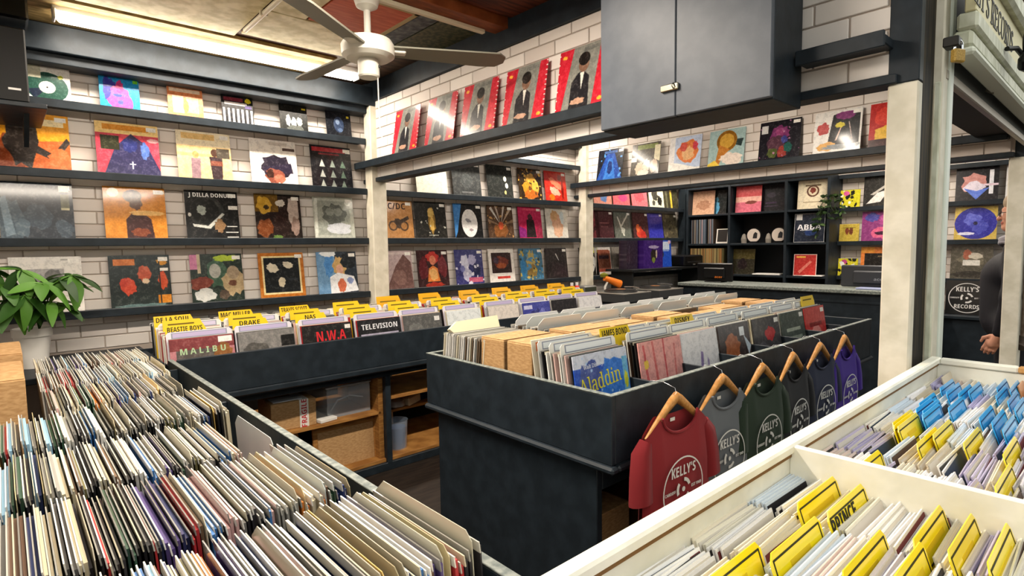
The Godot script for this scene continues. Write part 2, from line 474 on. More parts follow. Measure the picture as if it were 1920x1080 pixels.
const ROW2B := [
	[780, 850, "plain ivory LP sleeve catching the lamp's glare", "e6e4d4", "r .8 .1 .12 .06 f4f2e8"],
	[855, 907, "plain charcoal LP sleeve with a faint round mark", "3a3d3e", "e .5 .55 .2 .2 45494a;r .3 .85 .4 .04 6a6d6e"],
	[921, 966, "near-black LP sleeve with small white ovals", "202322", "e .7 .4 .06 .08 e4e8d8;e .75 .6 .06 .08 dfe3d4;b .68 .8 .04 .06 c8b878"],
	[979, 1022, "black LP sleeve full of fiery gold shapes", "241708", "b .5 .3 .2 .14 b8862a;b .35 .6 .2 .2 c07a1c;b .7 .55 .14 .25 d09a3a;b .5 .8 .3 .15 a85a18;s 24 .04 d8a848;s 12 .05 5a3410"],
	[1028, 1068, "scarlet LP sleeve with pale swirls", "c12a1c", "b .5 .4 .35 .1 e07a5a 30;b .45 .65 .25 .12 e4a48c 20;b .3 .85 .12 .1 d06a14;b .7 .2 .1 .1 8a1a10;b .8 .6 .05 .3 7a140e"]]
const ROW3B := [
	[722, 776, "plain tan card LP sleeve with a dark printed emblem", "bb8348", "b .55 .6 .16 .12 3a2a1c;e .4 .66 .13 .13 4a3420;e .4 .66 .09 .09 a8743e;e .72 .66 .13 .13 4a3420;e .72 .66 .09 .09 a8743e;p .45 .58 .85 .4 .88 .48 .5 .66 3a2a1c"],
	[784, 845, "black LP sleeve with a glowing gold column", "1b1b18", "b .52 .5 .12 .35 8a6a2a;b .5 .3 .1 .12 c9a85a;b .52 .6 .07 .2 d2aa54;r .4 .88 .3 .03 8a8a80;s 10 .02 c8c8bc"],
	[856, 913, "black LP sleeve with a stark white oval and blue edge", "111214", "p 0 0 .3 0 .1 .8 0 1 3c7cc0;e .54 .55 .28 .4 e9e8e8;b .5 .48 .1 .05 8a8a92 20;b .58 .74 .07 .04 9a8c92;r .3 .08 .5 .08 1a1b1e"],
	[921, 969, "brown LP sleeve with radiating pale streaks", "4a3424", "p .5 .6 .1 .1 .18 .05 c8c4bc;p .5 .6 .3 .02 .38 .02 a89888;p .5 .6 .62 .02 .7 .02 c0b8ae;p .5 .6 .85 .08 .92 .14 b09a86;p .5 .6 .02 .4 .02 .5 8a7058;p .5 .6 1 .4 1 .5 8a7058;b .5 .75 .3 .2 7a4a24;b .5 .6 .1 .12 c05030;s 16 .03 b88a50"],
	[979, 1022, "magenta LP sleeve with a dark doorway shape", "b81d50", "p .35 .4 .65 .4 .72 .95 .3 .95 1c1214;b .5 .35 .1 .12 3a1420;p 0 .6 .3 .7 .3 .95 0 .95 7a1c6a;p 1 .55 .72 .7 .75 .95 1 .95 8a1a3a;r .2 .05 .6 .07 d84a6a"],
	[1031, 1069, "pale peach LP sleeve with a soft flesh-toned form", "d9d4ca", "b .5 .5 .24 .4 d8a484 -15;b .4 .25 .16 .16 cfa070;b .55 .75 .2 .2 dfb090;b .75 .3 .1 .2 c8d4d8"]]
const ROW4B := [
	[721, 776, "pinkish-grey LP sleeve with a purple corner and brown hill shape", "b7a3a4", "r 0 .3 .26 .36 5a2f96;b .08 .5 .1 .1 7a54b0;p .2 1 .5 .4 .75 .1 .95 .3 1 1 6a4c48;b .6 .7 .2 .2 80605a;r .1 .05 .7 .06 c8b8b6"],
	[789, 848, "dark LP sleeve with a glowing orange torso shape", "31181a", "b .5 .2 .2 .16 b0302a;e .5 .28 .1 .13 d07a5c;p .36 .5 .5 .42 .64 .5 .7 .85 .3 .85 dc7a34;b .5 .65 .14 .16 e8b06a;b .8 .45 .14 .3 6a2228;b .2 .5 .14 .3 5c1c22;b .5 .95 .3 .08 9a2a1c"],
	[859, 914, "indigo and white LP sleeve with jagged pale shapes", "33336e", "b .35 .35 .14 .2 c9cbe2;b .6 .3 .14 .16 a8a6cc;b .4 .7 .16 .2 b8b8d4;b .25 .55 .08 .1 7478b4;b .75 .6 .14 .2 22244e;r .45 .8 .5 .14 c05a78;s 16 .04 dcdcec"],
	[923, 971, "white-bordered LP sleeve with a dark red and black panel", "e9e4de", "r .12 .12 .76 .6 2a1614;b .5 .4 .3 .18 6a2a1c;b .5 .5 .2 .08 9a4a24;b .3 .35 .1 .1 3a2a3a;r .3 .82 .5 .07 c8382e"],
	[981, 1024, "busy blue and ochre patterned LP sleeve", "3c6c8a", "b .5 .4 .2 .35 b0a060;b .5 .7 .25 .2 8a7038;s 26 .05 4a8ab8;s 20 .04 c2a850;s 14 .03 2a3a30;b .15 .6 .1 .3 2f7cb4"],
	[1031, 1069, "almost black LP sleeve with one pale sliver", "241d1e", "p .45 .2 .5 .18 .62 .42 .58 .4 d8d8d8;b .5 .7 .3 .2 2e2426;r .82 .05 .12 .06 e0ded8"]]
const ROW2C := [
	[1119, 1150, "dusty pink LP sleeve with a blue smudge", "d08a78", "b .55 .7 .2 .2 5a7ab0;b .4 .4 .2 .2 e0a890"],
	[1154, 1185, "coral LP sleeve with pale clouds", "d65a62", "b .4 .3 .3 .16 e89a8c;b .6 .7 .25 .15 b83a70"],
	[1189, 1218, "salmon-red LP sleeve with light upper band", "d8626a", "r 0 0 1 .3 e89a92;b .5 .6 .3 .2 c84450"],
	[1223, 1248, "cream LP sleeve with black ink blots", "d8d2b4", "b .4 .5 .2 .2 2a2a24;b .7 .7 .15 .2 1e1e1a;b .3 .8 .1 .1 44443c"],
	[1251, 1274, "dark LP sleeve with a yellow stripe", "32301f", "r .45 .1 .12 .9 c8a838;r .15 .2 .1 .8 5a5a44"]]
const ROW3C := [
	[1102, 1122, "dark red mottled LP sleeve next to the second post", "5e2028", "s 20 .07 8a3038;s 14 .06 2c1014"],
	[1124, 1154, "maroon LP sleeve with faint lettering line", "3f1a20", "r .25 .42 .5 .04 7a4a4c;r .3 .56 .4 .03 6a3c40"],
	[1157, 1189, "grey LP sleeve with pale branching lines", "5b625a", "p .2 .2 .26 .18 .6 .9 .5 .9 c9ccbe;p .8 .1 .86 .14 .4 .6 .36 .55 bfc2b4;b .5 .7 .12 .12 b2b6aa"],
	[1194, 1220, "brown LP sleeve with red flame shapes", "48292a", "b .4 .75 .2 .24 c8402c;b .3 .6 .12 .16 d86a3a;b .6 .85 .2 .14 b02c24"],
	[1222, 1247, "plain royal blue LP sleeve", "2b2d9c", "r .2 .1 .6 .05 4a4cc0"],
	[1250, 1274, "mottled olive-brown LP sleeve beside the dark panel", "4c4636", "s 24 .06 6a624a;s 14 .05 2a261c"]]
const ROW4C := [
	[1102, 1119, "black and white swirled LP sleeve next to the second post", "1a1a1a", "b .5 .5 .4 .3 d8d8d4 40;b .5 .5 .25 .16 1a1a1a 40;r .7 0 .3 .2 c2c83a"],
	[1122, 1155, "white-framed brown picture LP sleeve low by the turntables", "e8e2dc", "r .16 .1 .7 .78 a8604a;r .2 .25 .6 .5 7c4a38;r .22 .3 .56 .12 3a2a30;r .16 .8 .7 .05 b0483a"],
	[1157, 1178, "plain beige-grey LP sleeve low by the purple box", "8d877c", "r 0 0 1 .3 9c968c"]]
const LEDGE2 := [
	[1116, 1160, "black LP sleeve with an electric blue wedge on the further beam", "12131c", "p .35 .15 .65 .15 1 1 0 1 163c88;p .42 .3 .58 .3 .75 1 .25 1 2a62ac;b .5 .6 .1 .2 10245a;s 10 .03 4a86c8;r .25 .06 .5 .08 2c4a80;n"],
	[1179, 1229, "dark LP sleeve with a crowd of pale patches on the further beam", "40382c", "r .2 .05 .7 .14 6f7a3a;b .3 .75 .14 .2 c9b49c;b .55 .7 .12 .2 d8c8b4;b .8 .72 .12 .2 b8a088;b .45 .9 .2 .1 e2d8c8;r .0 .4 .2 .14 e8e4dc;p .8 .1 1 .1 1 .6 .8 .5 d0c8a8"],
	[1249, 1307, "white and sky-blue LP sleeve with an orange swirl on the further beam", "e3e1e0", "r .18 0 .82 .9 b9c8e2;b .58 .45 .3 .34 d9793a;b .6 .5 .18 .2 e2b07a;b .45 .3 .12 .12 c84a3a;p .0 .7 .3 .75 1 .95 1 1 0 1 f3efe8;b .8 .3 .08 .12 c83a4a"],
	[1323, 1389, "teal LP sleeve with a large gold rounded shape on the further beam", "9cb8b8", "e .5 .32 .28 .28 8a5a14;e .5 .32 .2 .2 c89a3a;p .3 .4 .6 .55 .4 .75 .3 1 .2 1 b8742a;b .65 .8 .3 .16 e2d4c8;p 0 .9 .2 .8 .4 1 0 1 e8c84a;p .78 .3 .95 .3 .9 .5 .75 .45 2a3a3a"],
	[1419, 1492, "black LP sleeve with neon purple and green splashes on the further beam", "14121a", "b .5 .35 .22 .2 6e2a5c;b .5 .3 .1 .1 8c3c6c;b .42 .58 .2 .2 4a2c3a;b .35 .8 .14 .12 465026;b .58 .8 .12 .14 84302a;b .72 .7 .1 .12 1a5048;b .62 .5 .08 .1 343878;s 14 .02 a06a8c;r .05 .1 .16 .2 c8c8c8;n"],
	[1524, 1604, "white-edged LP sleeve with black field and tangled strokes on the further beam", "e4e2de", "p .4 .1 .95 .05 .95 .8 .3 .85 17171a;b .2 .4 .12 .14 b84a4a;b .65 .15 .2 .1 7a2a6a;p .6 .3 .62 .3 .5 .7 .46 .7 d8b8a8;p .72 .3 .74 .3 .82 .7 .8 .7 c8b0a8;b .55 .35 .1 .06 d8c83a;b .3 .82 .2 .1 d8a45a;b .6 .85 .4 .06 8a9094;n"],
	[1648, 1700, "red LP sleeve with a yellow spot on the further beam by the white post", "b8201c", "b .3 .7 .2 .2 e8b83a;r .0 .8 1 .2 3a1414;b .3 .3 .2 .2 d83a2a"]]

# ---------------------------------------------------------------- the place
const S1 := 2.32
const S2 := 1.945
const S3 := 1.572
const S4 := 1.165
const CEIL := 2.75
const RIM := 0.95
const WALL := -4.1
var navy: StandardMaterial3D
var navy_worn: StandardMaterial3D
var white_paint: StandardMaterial3D
var kraft: StandardMaterial3D
var post_paint: StandardMaterial3D
var pine: StandardMaterial3D
var lip_mats := []

func _ready() -> void:
	# ---- camera, sky, lamps, exposure
	var yaw := deg_to_rad(41.954)
	var pitch := deg_to_rad(-4.214)
	var roll := deg_to_rad(-0.763)
	cf = Vector3(sin(yaw) * cos(pitch), sin(pitch), -cos(yaw) * cos(pitch))
	var r0 := cf.cross(Vector3.UP).normalized()
	var u0 := r0.cross(cf)
	cr = r0 * cos(roll) + u0 * sin(roll)
	cu = u0 * cos(roll) - r0 * sin(roll)
	var cam := Camera3D.new()
	cam.name = "camera"
	cam.fov = rad_to_deg(2.0 * atan(540.0 / F))
	cam.near = 0.02
	add_child(cam)
	cam.transform = Transform3D(Basis(cr, cu, -cf), Vector3(0, H, 0))
	cam.current = true
	var we := WorldEnvironment.new()
	we.name = "world_environment"
	var env := Environment.new()
	var sky := Sky.new()
	var sm := ProceduralSkyMaterial.new()
	sm.sky_top_color = Color(0.93, 0.93, 0.9)
	sm.sky_horizon_color = Color(0.9, 0.9, 0.87)
	sm.ground_horizon_color = Color(0.55, 0.55, 0.53)
	sm.ground_bottom_color = Color(0.4, 0.39, 0.37)
	sm.sky_energy_multiplier = 1.18
	sm.ground_energy_multiplier = 1.0
	sky.sky_material = sm
	env.background_mode = Environment.BG_SKY
	env.sky = sky
	env.tonemap_mode = Environment.TONE_MAPPER_LINEAR
	env.tonemap_exposure = 1.35
	env.sdfgi_enabled = true
	env.ssao_enabled = true
	env.ssil_enabled = true
	we.environment = env
	add_child(we)
	# batten lamps: a row by the back wall and an unseen front row placed to light the lower wall
	for bay in 3:
		for row in 2:
			var l := AreaLight3D.new()
			l.name = num(self, "batten_light")
			l.area_size = Vector2(1.6, 0.08)
			l.light_energy = 2.2 if row == 0 else (6.6 if bay == 0 else 3.0)
			l.light_color = Color(1.0, 0.945, 0.875)
			l.shadow_enabled = true
			l.area_range = 12.0
			add_child(l)
			l.position = Vector3((1.09 if row == 0 else 0.55) + bay * 2.45, 2.652, -3.72 if row == 0 else -1.75)
			l.rotation = Vector3(-PI / 2, 0, 0)

	rng.seed = 11
	sans = SystemFont.new()
	sans.font_names = PackedStringArray(["Droid Sans"])
	sans.font_weight = 700
	serif = SystemFont.new()
	serif.font_names = PackedStringArray(["Droid Serif"])
	navy = grained("1c2329", "232b32", 0.03, Vector3(1.2, 1.2, 1.2), 0.45, 3, 0.3)
	navy_worn = grained("5c6462", "868b85", 0.05, Vector3(3, 3, 3), 0.5, 4)
	white_paint = grained("e2dfd0", "edeadd", 0.02, Vector3(1.5, 1.5, 1.5), 0.45, 5, 1.0)
	post_paint = grained("cbc5b3", "dad4c4", 0.02, Vector3(1.5, 1.5, 1.5), 0.5, 9, 1.0)
	kraft = grained("a07c52", "b69266", 0.06, Vector3(2, 6, 2), 0.8, 6)
	pine = grained("84582a", "a5763e", 0.02, Vector3(1, 8, 1), 0.55, 7)
	for h in ["dcd8ce", "bab7ad", "96948c", "eae7e0", "807e78", "c2baa2"]:  # pale opaque tones stand for the sheen on clear plastic edges
		lip_mats.append(mat(h, 0.2, 0.0, 0.5))
	start_sheet()
	build_shell()
	build_wall_records()
	build_left_counter()
	build_back_browser()
	build_island()
	build_singles_bin()
	build_shirts()
	build_far_end()
	build_ceiling_things()
	build_front()
	build_plants()
	build_person()
	end_sheet()

# ---- bricks: those that show largest are parts of their wall, the others one joined part
func bricks(parent: Node3D, along_x: bool, plane: float, facing: float, u0: float, u1: float, y0: float, y1: float, most: int, course := 0.073, long := 0.226) -> void:
	var tones := ["e6dfd8", "dfd7d0", "ebe5de", "dad1ca", "e3dcd6", "d4cac2"]
	var all := []
	var rows := int((y1 - y0) / course)
	for r in rows + 1:
		var ya := y0 + r * course
		var yb := minf(ya + course, y1)
		if yb - ya < 0.02:
			continue
		var u := u0 - (0.5 * long if r % 2 else 0.0)
		while u < u1:
			var a := maxf(u, u0)
			var b := minf(u + long, u1)
			if b - a > 0.03:
				var c := Vector3((a + b) / 2, (ya + yb) / 2, plane + facing * 0.003) if along_x else Vector3(plane + facing * 0.003, (ya + yb) / 2, (a + b) / 2)
				all.append([c, b - a - 0.006, yb - ya - 0.006, hash(c.snapped(Vector3(0.01, 0.01, 0.01))) % 6, c.distance_to(Vector3(0, H, 0)) + (0.0 if on_screen(c, 20) else 50.0)])
			u += long
	all.sort_custom(func(p, q): return p[4] < q[4])
	var rest := begin()
	var n := 0
	for k in all.size():
		var e = all[k]
		var s := Vector3(e[1], e[2], 0.008) if along_x else Vector3(0.008, e[2], e[1])
		if k < most and e[4] < 40.0:
			part(parent, "brick", box(s.snapped(Vector3(0.001, 0.001, 0.001)), 0.0025), mat(tones[e[3]], 0.75), e[0])
		else:
			n += 1
			add_box(rest, e[0], s, 0.0)
	if n > 0:
		var o := part(parent, "bricks_beyond", rest.commit(), mat("e0d8d1", 0.75))
		o.set_meta("kind", "stuff")

func build_shell() -> void:
	var mortar := mat("b3a79c", 0.85)
	var wood_floor := grained("1c1612", "2a221c", 0.02, Vector3(0.8, 0.8, 6), 0.6, 21)
	struct("floor", box(Vector3(14, 0.1, 12)), wood_floor, Vector3(3, -0.05, -0.5), "dark worn floor")
	struct("wall_front_unseen", box(Vector3(16, 3.2, 0.2)), grained("4c4a44", "7c786c", 0.01, Vector3(0.6, 0.6, 0.6), 0.7, 91), Vector3(3, 1.6, 4.4), "plain wall across the aisle, out of view, darkening reflections")  # unseen wall, placed to darken reflections and cut low sky light
	var wb := struct("wall_back", box(Vector3(8.2, CEIL, 0.1)), mortar, Vector3(2.95, CEIL / 2, WALL - 0.05), "white brick-papered back wall")
	var anchor := Node3D.new()
	# bricks hang under the wall mesh, so undo its offset
	bricks_on(wb, true, WALL, 1.0, -0.25, 6.75, 0.93, 2.6, 300)
	anchor.free()
	struct("wall_left", box(Vector3(0.1, CEIL, 3.6)), mat("cfc6be", 0.8), Vector3(-1.15, CEIL / 2, -2.3))
	var we := struct("wall_right", box(Vector3(0.1, CEIL, 4.2)), mortar, Vector3(6.95, CEIL / 2, -2.0), "white brick-papered end wall")
	bricks_on(we, false, 6.9, -1.0, -2.3, -0.3, 0.75, 2.45, 160)
	# beams: the papered panels that hang from the ceiling between the stalls
	var b1 := struct("wall_beam_near", box(Vector3(0.06, CEIL - 2.0, 3.55)), mortar, Vector3(2.19, (CEIL + 2.0) / 2, -2.32), "brick-papered beam across the stall")
	bricks_on(b1, false, 2.16, -1.0, -4.08, -0.56, 2.03, 2.6, 300)
	for t in [[2.0, 2.03, 0.02], [2.6, 2.75, 0.025]]:
		part(b1, "trim_board", box(Vector3(0.09, t[1] - t[0], 3.55), 0.003), navy, Vector3(-0.01, (t[0] + t[1]) / 2 - (CEIL + 2.0) / 2, 0))
	for e in [[-4.08, -1.545], [-0.825, -0.56]]:
		part(b1, "ledge", box(Vector3(0.1, 0.03, e[1] - e[0]), 0.003), navy, Vector3(-0.075, 2.125 - (CEIL + 2.0) / 2, (e[0] + e[1]) / 2 + 2.32))
		part(b1, "ledge_lip", box(Vector3(0.012, 0.05, e[1] - e[0]), 0.003), navy, Vector3(-0.13, 2.125 - (CEIL + 2.0) / 2, (e[0] + e[1]) / 2 + 2.32))
	var b2 := struct("wall_beam_far", box(Vector3(0.06, CEIL - 2.0, 3.55)), mortar, Vector3(4.64, (CEIL + 2.0) / 2, -2.32), "brick-papered beam further back")
	bricks_on(b2, false, 4.61, -1.0, -4.08, -0.56, 2.03, 2.6, 120)
	for t in [[2.0, 2.03], [2.6, 2.75]]:
		part(b2, "trim_board", box(Vector3(0.09, t[1] - t[0], 3.55), 0.003), navy, Vector3(-0.01, (t[0] + t[1]) / 2 - (CEIL + 2.0) / 2, 0))
	part(b2, "ledge", box(Vector3(0.1, 0.03, 3.5), 0.003), navy, Vector3(-0.075, 2.125 - (CEIL + 2.0) / 2, 0))
	part(b2, "ledge_lip", box(Vector3(0.012, 0.05, 3.5), 0.003), navy, Vector3(-0.13, 2.125 - (CEIL + 2.0) / 2, 0))
	# dark rail under the ceiling along the back wall
	var rail := struct("trim_1", box(Vector3(7.9, 0.14, 0.2), 0.004), navy, Vector3(2.95, 2.63, WALL + 0.1), "dark grey rail under the ceiling")
	part(rail, "lower_strip", box(Vector3(7.9, 0.05, 0.15), 0.003), navy, Vector3(0, -0.095, -0.02))
	# posts at the back wall
	for p in [["post", 2.165, "white post between the first and second bay"], ["post", 4.615, "white post between the second and third bay"]]:
		var o := struct("trim_2" if p[1] < 3 else "trim_3", box(Vector3(0.125, 2.56, 0.1), 0.006), post_paint, Vector3(p[1], 1.28, -3.95), p[2])
		o.set_meta("label", p[2])
	# front post of the near beam: white below, dark above
	for p in [[2.15, "trim_4", "white front post of the near beam, dark blue above"], [4.62, "trim_5", "white front post of the further beam, dark blue above"]]:
		var o := struct(p[1], box(Vector3(0.045, 2.0, 0.085), 0.005), post_paint, Vector3(p[0] + 0.023, 1.0, -0.53), p[2])
		if p[0] > 4.0:
			part(o, "front_cheek", box(Vector3(0.1, 2.0, 0.03), 0.004), post_paint, Vector3(0.075, 0, 0.025))
		part(o, "upper_post", box(Vector3(0.045, 0.75, 0.085), 0.003), navy, Vector3(0, 1.375, 0), Vector3.ZERO, "dark blue painted upper part")
	# ledges of the back wall
	for bay in [[-1.05, 2.1], [2.23, 4.55], [4.68, 6.55]]:
		for y in [S1, S2, S3, S4]:
			var t := thing("record_ledge", "%s dark grey record ledge, %s" % [{S1: "topmost", S2: "second highest", S3: "third highest", S4: "lowest"}[y], "left of the first post" if bay[0] < 0 else ("between the two posts" if bay[0] < 3 else "right of the second post")], "shelf", Vector3((bay[0] + bay[1]) / 2, y, WALL), Vector3.ZERO, "ledges along the back wall")
			part(t, "board", box(Vector3(bay[1] - bay[0], 0.022, 0.115), 0.002), navy, Vector3(0, -0.012, 0.062))
			part(t, "front_lip", box(Vector3(bay[1] - bay[0], 0.046, 0.016), 0.003), navy, Vector3(0, -0.017, 0.128))

func bricks_on(wall: Node3D, along_x: bool, plane: float, facing: float, u0: float, u1: float, y0: float, y1: float, most: int) -> void:
	var holder := Node3D.new()
	add_child(holder)
	bricks(holder, along_x, plane, facing, u0, u1, y0, y1, most)
	for c in holder.get_children():
		var p: Vector3 = c.position
		var nm := c.name
		holder.remove_child(c)
		wall.add_child(c)
		c.name = nm
		c.position = p - wall.position
	remove_child(holder)
	holder.free()

func wall_row(list: Array, y: float, size: float, where: String, group: String) -> void:
	for e in list:
		var x := col_x((float(e[0]) + float(e[1])) / 2, y, -4.0)
		var c := cover((e[2] as String) + where, e[3], e[4] + (";n" if size > 0.3 else ""), Vector3(x, y, WALL + 0.075), Vector3(-0.13, 0, 0), size, group)
		if (e[3] == "151515"):
			letters(c, "lettering", "J DILLA DONUTS", 0.026, mat("e8e8e4"), Vector3(0.0, 0.285, 0.0024), Vector3.ZERO, 0.95)
		elif (e[3] == "bb8348"):
			letters(c, "lettering", "AC/DC", 0.05, mat("33241a"), Vector3(-0.01, 0.265, 0.0024))

func build_wall_records() -> void:
	wall_row(ROW1, S1, 0.195, "", "singles on the top ledge")
	wall_row(ROW2, S2, 0.313, "", "records on the first bay's wall")
	wall_row(ROW3, S3, 0.313, "", "records on the first bay's wall")
	wall_row(ROW4, S4, 0.313, "", "records on the first bay's wall")
	wall_row(ROW2B, S2, 0.313, "", "records on the second bay's wall")
	wall_row(ROW3B, S3, 0.313, "", "records on the second bay's wall")
	wall_row(ROW4B, S4, 0.313, "", "records on the second bay's wall")
	wall_row(ROW2C, S2, 0.313, "", "records on the third bay's wall")
	wall_row(ROW3C, S3, 0.313, "", "records on the third bay's wall")
	wall_row(ROW4C, S4, 0.313, "", "records on the third bay's wall")
	# five alike on the near beam
	var order := ["first", "second", "third", "fourth", "fifth"]
	var px := [[729, 772], [790, 840], [857, 915], [934, 1008], [1035, 1122]]
	for k in 5:
		var z := col_z((px[k][0] + px[k][1]) / 2.0, 2.14, 2.05)
		cover("red LP sleeve with tapered grey panel, %s along the near beam from the post" % order[k], "c01f30", "p .3 0 .82 0 .72 1 .12 1 7e7e76;p .28 1 .3 .55 .42 .42 .52 .4 .64 .5 .66 1 1d1c20;e .52 .3 .1 .12 7a5a48;e .52 .22 .11 .1 1a1614;p .46 .42 .54 .42 .5 .7 d8d4c8;b .45 .85 .14 .05 b89078;b .12 .12 .05 .03 e8a838;b .88 .88 .05 .03 e8a838;" + "r .96 .02 .04 .02 f0e0d8;r .96 .1 .04 .02 f0e0d8;r .96 .18 .04 .02 f0e0d8;r .96 .26 .04 .02 f0e0d8;r .96 .34 .04 .02 f0e0d8;r .96 .42 .04 .02 f0e0d8;r .96 .5 .04 .02 f0e0d8;r .96 .58 .04 .02 f0e0d8;r .96 .66 .04 .02 f0e0d8;r .96 .74 .04 .02 f0e0d8;r .96 .82 .04 .02 f0e0d8;r .96 .9 .04 .02 f0e0d8;r 0 .06 .03 .02 f0e0d8;r 0 .2 .03 .02 f0e0d8;r 0 .34 .03 .02 f0e0d8;r 0 .48 .03 .02 f0e0d8;r 0 .62 .03 .02 f0e0d8;r 0 .76 .03 .02 f0e0d8;r 0 .9 .03 .02 f0e0d8;p .5 .05 .8 .05 .8 .1 .5 .12 6a6a66", Vector3(2.075, 2.141, z), Vector3(-0.16, -PI / 2, 0).rotated(Vector3.UP, 0), 0.313, "red sleeves along the near beam")
	for e in LEDGE2:
		var z := col_z((e[0] + e[1]) / 2.0, 2.14, 4.5)
		cover(e[2], e[3], e[4], Vector3(4.525, 2.141, z), Vector3(-0.16, -PI / 2, 0), 0.313, "records on the further beam")

# ---------------------------------------------------------------- records in browsers
const TONES := [["cream", "d9cfb4"], ["cream", "cfc4a6"], ["white", "e9e6de"], ["white", "dedad2"], ["white", "f0ede6"], ["grey", "8f8d86"], ["grey", "6c6a66"], ["grey", "a9a59c"], ["black", "1c1c1e"], ["black", "29272a"], ["black", "141416"], ["navy", "22305c"], ["red", "a82c30"], ["tan", "a8824e"], ["blue", "3a6ea8"], ["orange", "d07a2c"], ["green", "3c5c48"], ["pale pink", "d8b4ac"], ["purple", "5a4a86"], ["brown", "5a4232"], ["yellow", "c8a838"]]
const CROWD := [["grey", "8f8d86"], ["grey", "6c6a66"], ["grey", "a09c94"], ["dark grey", "4c4a48"], ["dark grey", "3c3a3a"], ["black", "1c1c1e"], ["black", "242226"], ["black", "141416"], ["white", "e9e6de"], ["white", "dedad2"], ["cream", "cfc4a6"], ["cream", "b8ac90"], ["navy", "22305c"], ["navy", "1c2850"], ["red", "a82c30"], ["blue", "3a6ea8"], ["green", "34503e"], ["pale pink", "d0a8a4"], ["brown", "5a4232"], ["brown", "6e5844"], ["orange", "c0702c"], ["pale blue", "8ab0c8"], ["olive", "6a6440"], ["purple", "4a3c70"]]  # tones dulled, with the shade between packed sleeves put into them
const ORD := ["first", "second", "third", "fourth", "fifth", "sixth", "seventh", "eighth", "ninth", "tenth"]

